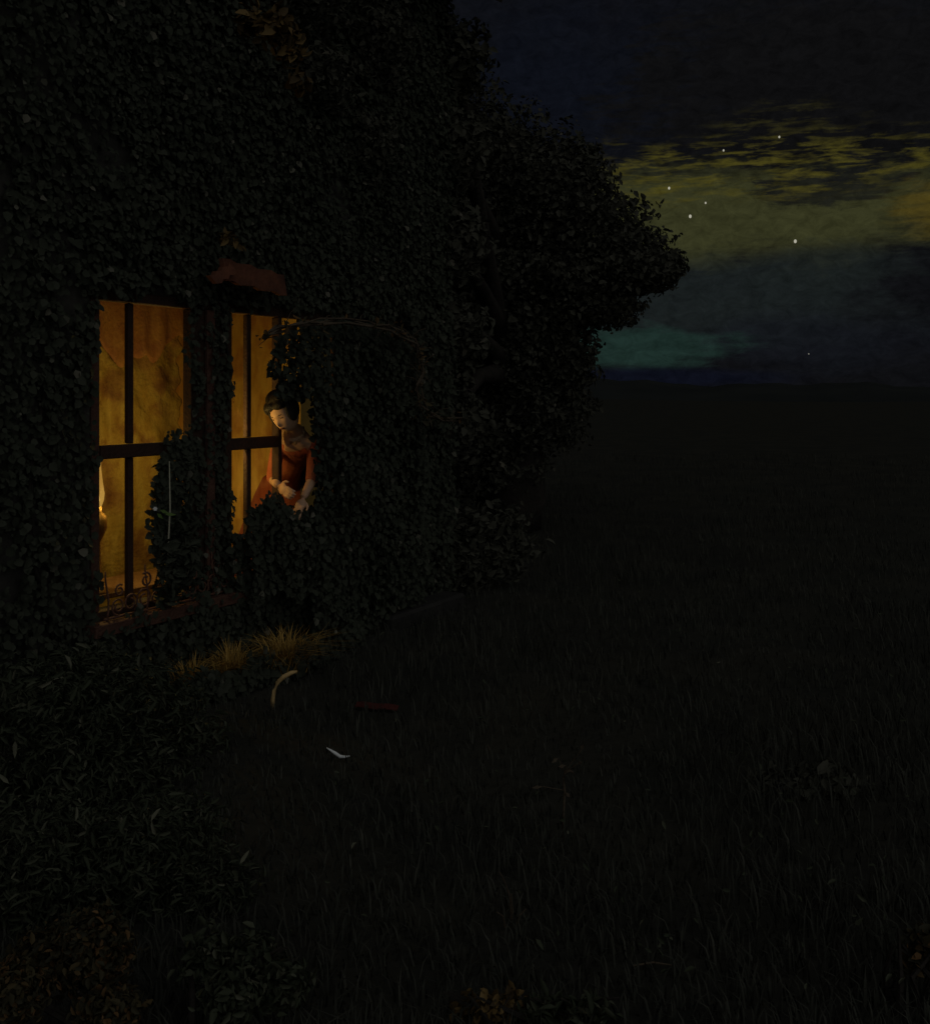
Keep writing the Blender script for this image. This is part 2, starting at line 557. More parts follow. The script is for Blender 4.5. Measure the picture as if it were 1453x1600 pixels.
def make_ground():
    rr = np.concatenate([np.linspace(0, 14, 57)[1:], 14 * 1.13 ** np.arange(1, 46)])
    na = 128
    th = np.linspace(0, 2 * np.pi, na, endpoint=False)
    vs = [(0, 0, float(ground_z(0, 0)))]
    for r in rr:
        x = r * np.sin(th); y = r * np.cos(th)
        z = ground_z(x, y)
        vs += list(zip(x, y, z))
    fs = []
    for k in range(na):
        fs.append((0, 1 + (k + 1) % na, 1 + k))
    for i in range(len(rr) - 1):
        a = 1 + i * na; b = a + na
        for k in range(na):
            k2 = (k + 1) % na
            fs.append((a + k, a + k2, b + k2, b + k))
    me = mesh_from('ground', vs, fs)
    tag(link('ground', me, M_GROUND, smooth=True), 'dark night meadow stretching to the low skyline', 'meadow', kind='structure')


make_ground()


def make_hills():
    na = 400
    vs, fs = [], []
    for k in range(na + 1):
        a = -math.pi * 0.75 + 1.5 * math.pi * k / na
        top = 4.2 + 1.3 * math.sin(a * 9 + 1) + 0.8 * math.sin(a * 23) + 0.35 * math.sin(a * 71 + 2) + 0.25 * math.sin(a * 163)
        for rad, z in ((230, -1.5), (268, top * 0.62), (300, top), (340, top * 0.8), (420, -1.5)):
            vs.append((rad * math.sin(a), rad * math.cos(a), z))
    for k in range(na):
        for j in range(4):
            i = k * 5 + j
            fs.append((i, i + 1, i + 6, i + 5))
    me = mesh_from('hills', vs, fs)
    tag(link('hills', me, M_HILL, smooth=True), 'low black wooded hills along the horizon under the glowing sky', 'hills', kind='structure')


make_hills()

# ------------------------------------------------------------------ the cottage
WT0, WT1 = -0.04, 2.08            # window opening along the wall
WZ0, WZ1 = 0.44, 2.12
DT0, DT1, DZ1 = 2.30, 3.10, 2.00  # door opening
cottage = empty('cottage', W(-0.5, 0, 0), 'dark ivy-covered cottage with a warmly lit window', 'cottage')


def make_wall():
    tb = [-6.0, WT0, WT1, DT0, DT1, 3.6]
    zb = [-0.3, 0.02, WZ0, DZ1, WZ1, 4.9]
    solid = {}
    for i in range(len(tb) - 1):
        for j in range(len(zb) - 1):
            tm = (tb[i] + tb[i + 1]) / 2; zm = (zb[j] + zb[j + 1]) / 2
            hole = (WT0 < tm < WT1 and WZ0 < zm < WZ1) or (DT0 < tm < DT1 and 0.02 < zm < DZ1)
            solid[i, j] = not hole
    bm = bmesh.new()
    cache = {}

    def v(i, j, s):
        k = (i, j, s)
        if k not in cache:
            cache[k] = bm.verts.new(W(tb[i], s, zb[j]))
        return cache[k]
    for (i, j), ok in solid.items():
        if not ok:
            continue
        for s in (0.0, -0.3):
            bm.faces.new((v(i, j, s), v(i + 1, j, s), v(i + 1, j + 1, s), v(i, j + 1, s)))
        for (di, dj, a, b) in ((-1, 0, (i, j), (i, j + 1)), (1, 0, (i + 1, j), (i + 1, j + 1)), (0, -1, (i, j), (i + 1, j)), (0, 1, (i, j + 1), (i + 1, j + 1))):
            if not solid.get((i + di, j + dj), False):
                bm.faces.new((v(*a, 0.0), v(*b, 0.0), v(*b, -0.3), v(*a, -0.3)))
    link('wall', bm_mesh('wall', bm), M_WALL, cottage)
    # far gable end and back wall
    box_part('gable_wall', (3.3, 3.6, -4.6, -0.302, -0.3, 4.9), M_WALL, cottage, 0)
    box_part('back_wall', (-6.0, 3.298, -4.6, -4.3, -0.3, 4.9), M_WALL, cottage, 0)


make_wall()


def make_roof():
    bm = bmesh.new()
    prof = [(0.38, 3.30), (0.42, 3.42), (0.05, 3.85), (-1.2, 5.05), (-2.15, 5.85), (-2.35, 5.9), (-3.4, 5.0), (-4.9, 3.5), (-4.85, 3.38), (-2.2, 5.45), (-0.02, 3.53)]
    ts = np.linspace(-6.2, 3.8, 34)
    rings = []
    for k, t in enumerate(ts):
        wob = 0.03 * math.sin(k * 1.7)
        rings.append([bm.verts.new(W(t, s + wob * 0.5, z + wob + 1.4)) for s, z in prof])
    n = len(prof)
    for a, b in zip(rings, rings[1:]):
        for k in range(n):
            bm.faces.new((a[k], a[(k + 1) % n], b[(k + 1) % n], b[k]))
    bm.faces.new(rings[0]); bm.faces.new(rings[-1][::-1])
    link('roof', bm_mesh('roof', bm), M_ROOF, cottage)


make_roof()

# room behind the window
RB = -1.75      # back wall of the room
box_part('room_back_wall', (-1.6, 2.6, RB - 0.08, RB, 0.02, 2.62), M_ROOM, cottage, 0)
box_part('room_side_wall', (2.602, 2.68, RB - 0.08, -0.305, 0.02, 2.62), M_ROOM, cottage, 0)
box_part('room_side_wall', (-1.68, -1.602, RB - 0.08, -0.305, 0.02, 2.62), M_ROOM, cottage, 0)
box_part('room_floor', (-1.68, 2.98, RB - 0.08, -0.305, -0.06, 0.018), M_FLOOR, cottage, 0)
box_part('room_ceiling', (-1.68, 2.98, RB - 0.08, -0.305, 2.622, 2.7), M_POST, cottage, 0)


# window joinery: a part of the cottage with frame, posts, panes as sub-parts
def make_window():
    bm = bmesh.new()
    wbox(bm, WT0 + 0.001, WT1 - 0.001, -0.040, 0.012, WZ1 - 0.055, WZ1 - 0.001)
    win = link('window', bm_mesh('window', bm, 0.004), M_FRAME, cottage)
    win['label'] = 'wide cottage window of tall narrow panes glowing yellow'
    box_part('frame_jamb', (WT0 + 0.001, 0.015, -0.040, 0.012, WZ0 + 0.056, WZ1 - 0.057), M_POST, win)
    box_part('frame_jamb', (2.02, WT1 - 0.001, -0.040, 0.012, WZ0 + 0.056, WZ1 - 0.057), M_FRAME, win)
    box_part('frame_rail', (WT0 + 0.001, WT1 - 0.001, -0.040, 0.012, WZ0 + 0.001, WZ0 + 0.054), M_FRAME, win)
    box_part('sill', (WT0 - 0.06, WT1 + 0.05, 0.014, 0.11, WZ0 - 0.05, WZ0 + 0.012), M_POST, win)
    box_part('transom', (0.017, 0.66, -0.040, 0.020, 1.262, 1.330), M_FRAME, win)
    box_part('transom', (1.004, 1.438, -0.040, 0.020, 1.262, 1.330), M_FRAME, win)
    # the rust brown post between the two casements, and the slim batten on it
    box_part('centre_post', (0.662, 1.002, -0.042, 0.022, WZ0 + 0.056, WZ1 - 0.057), M_FRAME, win)
    box_part('batten', (0.765, 0.83, 0.024, 0.048, WZ0 + 0.056, WZ1 - 0.057), M_POST, win)
    box_part('opening_post', (1.44, 1.475, -0.040, 0.017, WZ0 + 0.056, WZ1 - 0.057), M_FRAME, win)
    # glazing bars
    for (a, b) in ((0.228, 0.266), (1.172, 1.214)):
        box_part('glazing_bar', (a, b, -0.042, -0.010, WZ0 + 0.056, 1.260), M_FRAME, win)
        box_part('glazing_bar', (a, b, -0.042, -0.010, 1.332, WZ1 - 0.057), M_FRAME, win)
    # thin pale beads round the panes (the worn inner edges that catch the lamp)
    for (a, b) in ((0.017, 0.226), (0.268, 0.660), (1.004, 1.170), (1.216, 1.438)):
        for (z0, z1) in ((WZ0 + 0.056, 1.260), (1.332, WZ1 - 0.057)):
            bm = bmesh.new()
            wbox(bm, a + 0.001, b - 0.001, -0.034, -0.030, z0 + 0.001, z1 - 0.001)
            link('pane', bm_mesh('pane', bm), M_GLASS, win)
    return win


window = make_window()


# inward-opened leaf of the window by the woman: frame only half seen
def make_hood():
    hood = None
    for k, (t0, z0, t1, z1, w) in enumerate(((0.70, 2.275, 1.24, 2.235, 0.125), (0.58, 2.20, 0.74, 2.285, 0.05))):
        a = W(t0, 0.0, z0); b = W(t1, 0.0, z1)
        bm = bmesh.new()
        ax = (b - a).normalized()
        up = Vector((0, 0, 1)) - ax * ax.z
        up.normalize()
        vs = []
        n = 9
        rows = []
        for i in range(n + 1):
            f = i / n
            c = a + (b - a) * f
            wob = 0.008 * math.sin(i * 2.1 + k)
            rows.append([bm.verts.new(c + up * (w * sg * 0.5 + wob) + NRM * s) for sg, s in ((-1, 0.24 + 0.03 * k), (1, 0.21 + 0.03 * k), (1, 0.18 + 0.03 * k), (-1, 0.21 + 0.03 * k))])
        for r0, r1 in zip(rows, rows[1:]):
            for q in range(4):
                bm.faces.new((r0[q], r0[(q + 1) % 4], r1[(q + 1) % 4], r1[q]))
        bm.faces.new(rows[0]); bm.faces.new(rows[-1][::-1])
        o = link('hood_board', bm_mesh('hood_board', bm), M_HOOD, cottage)
        if k == 0:
            o['label'] = 'warped red-brown board slanting above the window'
    for t in (0.82, 1.12):
        box_part('hood_bracket', (t, t + 0.03, 0.001, 0.19, 2.225, 2.255), M_FRAME, cottage, 0)


make_hood()


def make_door():
    bm = bmesh.new()
    wbox(bm, DT0 + 0.002, DT1 - 0.002, -0.26, -0.235, 0.022, DZ1 - 0.002)
    door = link('door', bm_mesh('door', bm), M_DOOR, cottage)
    n = 6
    for k in range(n):
        a = DT0 + 0.004 + (DT1 - DT0 - 0.008) * k / n
        b = DT0 + 0.004 + (DT1 - DT0 - 0.008) * (k + 1) / n
        box_part('plank', (a + 0.003, b - 0.003, -0.233, -0.212, 0.03, DZ1 - 0.01), M_DOOR, door)
    bm = bmesh.new()
    c = W(DT0 + 0.12, -0.17, 1.0)
    tube(bm, [c + Vector((math.cos(a) * 0.035, 0, math.sin(a) * 0.035)) for a in np.linspace(0, 2 * math.pi, 13)], 0.006)
    link('handle', bm_mesh('handle', bm), M_IRON, door)
    # arch stones round the door head
    cz = 1.50; tc = (DT0 + DT1) / 2; ro = 0.60; ri = 0.415
    n = 11
    for k in range(n):
        a0 = math.pi * k / n + 0.012; a1 = math.pi * (k + 1) / n - 0.012
        bm = bmesh.new()
        q = [(ri, a0), (ro, a0), (ro, a1), (ri, a1)]
        fr = [bm.verts.new(W(tc - r * math.cos(a), 0.05, cz + r * math.sin(a) * 0.92)) for r, a in q]
        bk = [bm.verts.new(W(tc - r * math.cos(a), 0.002, cz + r * math.sin(a) * 0.92)) for r, a in q]
        bm.faces.new(fr); bm.faces.new(bk[::-1])
        for i in range(4):
            bm.faces.new((fr[i], fr[(i + 1) % 4], bk[(i + 1) % 4], bk[i]))
        link('arch_stone', bm_mesh('arch_stone', bm, 0.008), M_STONE, cottage)
    box_part('doorstep', (DT0 - 0.1, DT1 + 0.1, 0.004, 0.38, -0.1, 0.11), M_STONE, cottage, 0.02)


make_door()


# ------------------------------------------------------------------ things in the window
def make_curtain():
    root = empty('curtain', W(1.0, -0.9, 0.02), 'mottled ochre hanging with a ruffled edge behind the left casement', 'curtain')
    nu, nv = 90, 90
    vs, fs = [], []
    for j in range(nv + 1):
        z = 0.10 + (2.48 - 0.10) * j / nv
        for i in range(nu + 1):
            u = i / nu
            t = 0.45 + 1.10 * u
            edge = u ** 8 * (0.020 * math.sin(z * 34) + 0.014 * math.sin(z * 57 + 1))
            s = -0.90 + 0.010 * math.sin(u * 26 + 0.8 * math.sin(z * 3)) + 0.007 * math.sin(z * 11 + u * 17) + 0.005 * math.sin(z * 29 + u * 41)
            vs.append(W(t + edge, s, z))
    for j in range(nv):
        for i in range(nu):
            a = j * (nu + 1) + i
            fs.append((a, a + 1, a + nu + 2, a + nu + 1))
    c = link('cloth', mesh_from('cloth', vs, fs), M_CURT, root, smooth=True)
    md = c.modifiers.new('thick', 'SOLIDIFY'); md.thickness = 0.003
    vs, fs = [], []
    nu, nv = 90, 16
    for j in range(nv + 1):
        for i in range(nu + 1):
            u = i / nu
            low = 1.86 + 0.07 * math.sin(u * 8) + 0.04 * math.sin(u * 21 + 1) + 0.02 * math.sin(u * 47)
            z = low + (2.47 - low) * j / nv
            vs.append(W(0.44 + 1.12 * u, -0.872 + 0.012 * math.sin(u * 40) * (1.1 - j / nv), z))
    for j in range(nv):
        for i in range(nu):
            a = j * (nu + 1) + i
            fs.append((a, a + 1, a + nu + 2, a + nu + 1))
    c = link('falloff_band', mesh_from('falloff_band', vs, fs), M_FALLOFF, root, smooth=True)  # dimness of the upper panes put into a darker strip of cloth
    md = c.modifiers.new('thick', 'SOLIDIFY'); md.thickness = 0.002
    bm = bmesh.new()
    tube(bm, [W(0.40, -0.9, 2.50), W(1.62, -0.9, 2.50)], 0.012, 8)
    link('rod', bm_mesh('rod', bm), M_BRASS, root)


make_curtain()

# the table-high inner ledge of the room carries the lamps
LEDGE = 0.50
ledge = empty('window_table', W(1.0, -0.55, 0.02), 'narrow oak table standing inside against the window', 'table')
box_part('table_top', (0.05, 1.42, -0.72, -0.32, LEDGE - 0.03, LEDGE), M_TABLE, ledge)
for t in (0.1, 1.33):
    for s in (-0.68, -0.40):
        box_part('leg', (t, t + 0.04, s, s + 0.04, 0.02, LEDGE - 0.031), M_TABLE, ledge)


def make_lamp(t, s, base, h, label, power, name='oil_lamp', show=True):
    c = W(t, s, base)
    root = empty(name, c, label, 'lamp')
    bm = bmesh.new()
    lathe(bm, [(0.055, 0.0), (0.058, 0.012), (0.02, 0.03), (0.014, h * 0.45), (0.03, h * 0.5), (0.05, h * 0.58), (0.045, h * 0.68), (0.02, h * 0.72), (0.022, h * 0.76)], c)
    link('base', bm_mesh('base', bm), M_BRASS, root, smooth=True)
    bm = bmesh.new()
    lathe(bm, [(0.020, h * 0.765), (0.032, h * 0.82), (0.036, h * 0.88), (0.026, h * 0.98), (0.018, h * 1.10), (0.017, h * 1.18)], c)
    link('glass_chimney', bm_mesh('glass_chimney', bm), M_CHIM, root, smooth=True)
    bm = bmesh.new()
    lathe(bm, [(0.004, h * 0.77), (0.011, h * 0.82), (0.009, h * 0.87), (0.001, h * 0.95)], c, 10)
    link('flame', bm_mesh('flame', bm), M_FLAME, root, smooth=True)
    lt = bpy.data.lights.new('lamp_light', 'POINT')
    lt.energy = power
    lt.color = (1.0, 0.70, 0.20)
    lt.shadow_soft_size = 0.02
    lo = bpy.data.objects.new('lamp_light', lt)
    lo.location = c + Vector((0, 0, h * 0.9))
    COL.objects.link(lo)
    lo.parent = root
    lo.matrix_parent_inverse = Matrix.Translation(c).inverted()
    return root


make_lamp(0.365, -0.38, LEDGE, 0.62, 'glowing oil lamp low behind the leftmost window pane', 18.0)
make_lamp(1.10, -0.36, LEDGE, 0.83, 'added unseen oil lamp on the narrow table behind the ivy-grown centre post of the window', 10.0)  # added lamp hidden by the post, brightens panes, woman and straw
make_lamp(0.93, -0.105, WZ0, 1.02, 'added unseen tall slim lamp on the inner sill right behind the ivy-grown centre post', 16.0)  # put in out of sight to light the woman's face
stand = empty('added_lamp_stand', W(2.12, -1.25, 0.02), 'small round stand added to carry the unseen lamp deep in the room', 'stand')
for prof, nm in (([(0.13, 0.50), (0.14, 0.51), (0.14, 0.53), (0.0, 0.53)], 'top'), ([(0.10, 0.0), (0.10, 0.02), (0.02, 0.05), (0.02, 0.498)], 'column')):
    bm = bmesh.new()
    lathe(bm, prof, W(2.12, -1.25, 0.02))
    link(nm, bm_mesh(nm, bm), M_TABLE, stand)
make_lamp(2.12, -1.25, 0.551, 0.42, 'added unseen oil lamp on the small round stand deep in the lit room', 6.0)  # added out of view, with its stand, to brighten the right-hand panes


def make_pot_plant():
    c = W(0.55, -0.05, WZ0 + 0.012)
    root = empty('potted_plant', c, 'dark potted plant with one pale upright stem on the window sill', 'plant')
    c2 = W(0.42, 0.062, WZ0 + 0.012)
    bm = bmesh.new()
    lathe(bm, [(0.032, 0), (0.043, 0.09), (0.048, 0.094), (0.048, 0.11), (0.040, 0.11), (0.038, 0.09)], c2)
    link('pot', bm_mesh('pot', bm), M_CLAY, root, smooth=True)
    bm = bmesh.new()
    a = W(0.42, 0.075, WZ0 + 0.10)
    tube(bm, [a, a + Vector((0.004, 0, 0.22)), W(0.415, 0.10, 0.98), W(0.410, 0.10, 1.235)], [0.0045, 0.0045, 0.0045, 0.0022], 6)
    link('stem', bm_mesh('stem', bm), M_STEM, root, smooth=True)
    pts, nr = blob_points([((*W(0.52, 0.03, 0.92),), (0.10, 0.10, 0.34)), ((*W(0.47, 0.10, 0.70),), (0.12, 0.10, 0.16)), ((*W(0.40, 0.12, 0.62),), (0.09, 0.08, 0.14))], 800, 5, 0.3)
    f = link('foliage', leaf_mesh('foliage', pts, nr, 0.055, 0.45, 0.8, None, 0.3, 6), M_IVY, root)
    tag(f, kind='stuff')
    # the small blossom, and leaves with lamplight put into a brighter green
    b0 = P(243, 795, 5.70)
    bm = bmesh.new()
    for k in range(6):
        a = k * math.pi / 3
        d = Vector((math.cos(a), 0.2, math.sin(a)))
        e = Vector((-math.sin(a), 0, math.cos(a)))
        q = [b0, b0 + d * 0.007 + e * 0.006, b0 + d * 0.013 - Vector((0, 0.004, 0)), b0 + d * 0.007 - e * 0.006]
        bm.faces.new([bm.verts.new(x) for x in q])
    bl = link('blossom', bm_mesh('blossom', bm), M_WHITE, root)
    bl['label'] = 'tiny whitish blossom'
    for k, (x, y, ln, ang) in enumerate(((250, 797, 0.05, -0.35), (258, 803, 0.06, -0.1), (246, 802, 0.045, -0.8))):
        p0 = P(x, y, 5.71)
        d = Vector((math.cos(ang), 0.15, math.sin(ang))); e = Vector((-math.sin(ang), 0.1, math.cos(ang)))
        bm = bmesh.new()
        q = [p0, p0 + d * ln * 0.4 + e * 0.010, p0 + d * ln, p0 + d * ln * 0.4 - e * 0.010]
        bm.faces.new([bm.verts.new(v) for v in q])
        link('lit_leaf', bm_mesh('lit_leaf', bm), M_GREEN, root)


make_pot_plant()


def make_railing():
    root = empty('window_railing', W(0.0, 0.06, WZ0 + 0.012), 'low rusty scrollwork railing along the window sill', 'railing')
    s = 0.055
    bm = bmesh.new()
    tube(bm, [W(t, s, WZ0 + 0.022 + 0.002 * math.sin(t * 9)) for t in np.linspace(0.0, 1.5, 24)], 0.007, 6)
    link('rail', bm_mesh('rail', bm), M_IRON, root, smooth=True)

    def scroll(t0, z0, r, turns, sg, a0):
        bm = bmesh.new()
        pts = []
        for a in np.linspace(0, turns * 2 * math.pi, 40):
            rr = r * (1 - 0.62 * a / (turns * 2 * math.pi))
            pts.append(W(t0 + sg * rr * math.cos(a + a0), s, z0 + rr * math.sin(a + a0)))
        tube(bm, pts, 0.0055, 5)
        link('scroll', bm_mesh('scroll', bm), M_IRON, root, smooth=True)
    x = 0.05
    k = 0
    while x < 1.45:
        r = 0.045 + 0.012 * ((k * 7) % 3) / 2
        scroll(x + r, WZ0 + 0.03 + r, r, 1.4, 1 if k % 2 else -1, -1.5 + 0.4 * (k % 3))
        if k % 2 == 0:
            scroll(x + r * 1.2, WZ0 + 0.05 + r * 2.3, r * 0.7, 1.2, -1 if k % 4 else 1, 1.0)
        x += r * 1.75
        k += 1
    for t in (0.02, 0.29, 0.80, 1.12, 1.48):
        bm = bmesh.new()
        tube(bm, [W(t + 0.012 * math.sin(i), s, WZ0 + 0.013 + 0.25 * i / 5) for i in range(6)], [0.007, 0.006, 0.006, 0.005, 0.005, 0.003], 5)
        link('upright', bm_mesh('upright', bm), M_IRON, root, smooth=True)


make_railing()


# ------------------------------------------------------------------ the woman in the window
def evaluated(ob):
    dg = bpy.context.evaluated_depsgraph_get()
    dg.update()
    return bpy.data.meshes.new_from_object(ob.evaluated_get(dg))


def skin_mesh(verts, edges, radii, root=0, sub=2):
    me = bpy.data.meshes.new('skin_tmp')
    me.from_pydata([tuple(v) for v in verts], edges, [])
    ob = bpy.data.objects.new('skin_tmp', me)
    COL.objects.link(ob)
    sk = ob.modifiers.new('skin', 'SKIN')
    sk.use_smooth_shade = True
    for i, r in enumerate(radii):
        d = me.skin_vertices[0].data[i]
        d.radius = (r, r) if not isinstance(r, tuple) else r
        d.use_root = (i == root)
    ss = ob.modifiers.new('sub', 'SUBSURF'); ss.levels = sub; ss.render_levels = sub
    out = evaluated(ob)
    bpy.data.objects.remove(ob)
    return out


def join_bm(meshes):
    bm = bmesh.new()
    for m in meshes:
        bm.from_mesh(m)
    return bm


def make_woman():
    base = W(2.13, -0.50, 0.02)
    root = empty('person', base, 'woman in a red dress with dark pinned-up hair leaning out of the lit window', 'person')
    hip = W(2.13, -0.47, 0.93); waist = W(2.00, -0.36, 1.06); chest = W(1.77, -0.12, 1.21)
    sho = W(1.60, 0.03, 1.315); neck = W(1.485, 0.08, 1.385); head = W(1.375, 0.115, 1.468)
    fwd = (NRM * 0.25 - D * 0.97).normalized()            # the way she faces: out of the window and along the wall
    side = Vector((0, 0, 1)).cross(fwd).normalized()      # her left... to the right in the picture
    up = Vector((0, 0, 1))
    R_ = -side if side.dot(Vector((1, 0, 0))) < 0 else side   # picture right
    sL = sho - R_ * 0.120 - up * 0.03                      # shoulder towards picture left
    sR = sho + R_ * 0.120 - up * 0.045
    eR = sR + R_ * 0.020 - up * 0.20 + fwd * 0.07          # elbow, picture right
    wR = eR + fwd * 0.11 - up * 0.12 - R_ * 0.02
    eL = sL - R_ * 0.02 - up * 0.23 + fwd * 0.05
    wL = eL + R_ * 0.11 - up * 0.03 + fwd * 0.15
    kn1 = W(2.20, -0.50, 0.50); an1 = W(2.21, -0.55, 0.10); ft1 = W(2.15, -0.45, 0.05)
    kn2 = W(2.04, -0.55, 0.50); an2 = W(2.03, -0.60, 0.10); ft2 = W(1.97, -0.50, 0.05)
    V = [hip, waist, chest, sho, neck, head, sL, eL, wL, sR, eR, wR, kn1, an1, ft1, kn2, an2, ft2]
    E = [(0, 1), (1, 2), (2, 3), (3, 4), (4, 5), (3, 6), (6, 7), (7, 8), (3, 9), (9, 10), (10, 11), (0, 12), (12, 13), (13, 14), (0, 15), (15, 16), (16, 17)]
    rad = [0.12, 0.09, 0.105, 0.070, 0.045, 0.055, 0.048, 0.036, 0.024, 0.048, 0.036, 0.024, 0.062, 0.036, 0.03, 0.062, 0.036, 0.03]
    body = skin_mesh(V, E, rad)
    # head with brow, nose, mouth and chin, looking down and out
    look = (fwd * 0.88 - up * 0.42 - R_ * 0.16).normalized()
    hx = look.cross(up).normalized()
    hx = hx if hx.dot(R_) > 0 else -hx
    hz = hx.cross(look).normalized()
    if hz.z < 0:
        hz = -hz
    tilt = Matrix.Rotation(R(14), 3, look)
    hx = tilt @ hx; hz = tilt @ hz
    rot = Matrix((hx, look, hz)).transposed()

    def shape(c):
        x, y, z = c
        f = max(0.0, y)
        x *= 1.0 - 0.24 * max(0.0, -z) * (0.6 + 0.4 * f)          # jaw narrows
        y += 0.05 * f * math.exp(-((z + 0.78) / 0.2) ** 2)        # chin
        y -= 0.09 * math.exp(-((z - 0.05) / 0.16) ** 2) * math.exp(-((abs(x) - 0.36) / 0.2) ** 2) * f   # eye sockets
        y += 0.05 * math.exp(-((z - 0.25) / 0.14) ** 2) * f       # brow
        y += 0.24 * math.exp(-((z + 0.22) / 0.17) ** 2) * math.exp(-(x / 0.13) ** 2) * f                # nose
        y += 0.07 * math.exp(-((z + 0.52) / 0.08) ** 2) * math.exp(-(x / 0.25) ** 2) * f                # lips
        return Vector((x, y, z))
    bm = bmesh.new()
    ell(bm, head, (0.074, 0.094, 0.112), rot, 40, 30, shape)
    for sg in (-1, 1):
        ell(bm, head + hx * sg * 0.072 - look * 0.012, (0.010, 0.020, 0.030), rot, 10, 8)
    hm = bpy.data.meshes.new('h'); bm.to_mesh(hm); bm.free()
    # hands: palm and five fingers
    parts = [body, hm]
    for wr, d, out in ((wR, (fwd * 0.45 - up * 0.7 - R_ * 0.15).normalized(), (fwd * 0.6 + up * 0.6).normalized()), (wL, (R_ * 0.75 + fwd * 0.5 - up * 0.3).normalized(), fwd)):
        pn = out
        ac = d.cross(pn).normalized()
        palm = wr + d * 0.045
        bm = bmesh.new()
        prot = Matrix((ac, d, ac.cross(d))).transposed()
        ell(bm, palm, (0.036, 0.048, 0.016), prot, 14, 10)
        for k in range(4):
            off = ac * (-0.027 + 0.018 * k)
            ln = (0.058, 0.068, 0.064, 0.050)[k]
            p0 = palm + d * 0.035 + off
            curl = -pn * 0.35
            p1 = p0 + d * ln * 0.55
            p2 = p1 + (d + curl).normalized() * ln * 0.40
            p3 = p2 + (d + curl * 2.4).normalized() * ln * 0.30
            tube(bm, [p0, p1, p2, p3], [0.0088, 0.0082, 0.0074, 0.0055], 7)
        t0 = palm - d * 0.02 - ac * 0.03
        tube(bm, [t0, t0 - ac * 0.022 + d * 0.022, t0 - ac * 0.026 + d * 0.050], [0.011, 0.0095, 0.007], 7)
        m = bpy.data.meshes.new('hand'); bm.to_mesh(m); bm.free()
        parts.append(m)
    bm = join_bm(parts)
    me = bpy.data.meshes.new('body'); bm.to_mesh(me); bm.free()
    b = link('body', me, M_SKIN, root, smooth=True)
    rm = b.modifiers.new('merge', 'REMESH'); rm.mode = 'VOXEL'; rm.voxel_size = 0.0055; rm.use_smooth_shade = True
    # dress: bodice and sleeves follow the body, skirt to the floor
    slR = eR.lerp(wR, 0.30); slL = eL.lerp(wL, 0.30)
    DV = [hip, waist, chest, sho - up * 0.035 + fwd * 0.005, sL, eL, sR, eR, slL, slR]
    DE = [(0, 1), (1, 2), (2, 3), (3, 4), (4, 5), (3, 6), (6, 7), (5, 8), (7, 9)]
    dr = skin_mesh(DV, DE, [0.14, 0.104, 0.120, 0.074, 0.052, 0.046, 0.052, 0.046, 0.042, 0.042])
    bm = join_bm([dr])
    n = 40
    rings = []
    for j in range(9):
        f = j / 8
        c = hip.lerp(W(2.18, -0.74, 0.04), f)
        c.z = 1.02 + (0.04 - 1.02) * f
        rr = 0.15 + 0.20 * f ** 0.8
        rings.append([bm.verts.new(c + Vector((math.cos(2 * math.pi * k / n), math.sin(2 * math.pi * k / n), 0)) * rr * (1 + 0.06 * f * math.sin(k * 2 * math.pi * 9 / n))) for k in range(n)])
    for a, c in zip(rings, rings[1:]):
        for k in range(n):
            bm.faces.new((a[k], a[(k + 1) % n], c[(k + 1) % n], c[k]))
    bm.faces.new(rings[0][::-1]); bm.faces.new(rings[-1])
    me = bpy.data.meshes.new('dress'); bm.to_mesh(me); bm.free()
    d = link('dress', me, M_DRESS, root, smooth=True)
    rm = d.modifiers.new('merge', 'REMESH'); rm.mode = 'VOXEL'; rm.voxel_size = 0.010; rm.use_smooth_shade = True
    # white collar and pale cuffs
    bm = bmesh.new()
    axis = (neck - sho).normalized()
    a1 = axis.cross(R_).normalized(); a2 = axis.cross(a1).normalized()
    r0, r1 = [], []
    for k in range(28):
        a = 2 * math.pi * k / 28
        q = a1 * math.cos(a) + a2 * math.sin(a)
        wv = 1 + 0.08 * math.sin(k * 2.6)
        r0.append(bm.verts.new(sho.lerp(neck, 0.60) + q * 0.050))
        r1.append(bm.verts.new(sho.lerp(neck, 0.32) + q * 0.072 * wv))
    for k in range(28):
        bm.faces.new((r0[k], r0[(k + 1) % 28], r1[(k + 1) % 28], r1[k]))
    c = link('collar', bm_mesh('collar', bm), M_CREAM, root, smooth=True)
    md = c.modifiers.new('thick', 'SOLIDIFY'); md.thickness = 0.006
    # hair: cap swept back to a big bun
    bm = bmesh.new()
    ell(bm, head + hz * 0.030 - look * 0.020, (0.085, 0.098, 0.103), rot, 32, 22, lambda c: Vector((c.x * (1 + 0.03 * math.sin(c.y * 26)), c.y - 0.5 * max(0, c.y) * max(0, 0.35 - c.z) * 1.6, c.z)))
    ell(bm, head + hz * 0.090 - look * 0.055 - hx * 0.050, (0.075, 0.068, 0.060), rot, 20, 14)
    ell(bm, head + hz * 0.050 - look * 0.030 - hx * 0.095, (0.055, 0.055, 0.050), rot, 16, 12)
    for sg in (-1, 1):
        ell(bm, head + hx * sg * 0.066 + hz * 0.012 + look * 0.012, (0.022, 0.050, 0.062), rot, 16, 12)
        ell(bm, head + hx * sg * 0.030 + hz * 0.078 + look * 0.052, (0.042, 0.036, 0.026), rot, 16, 12)
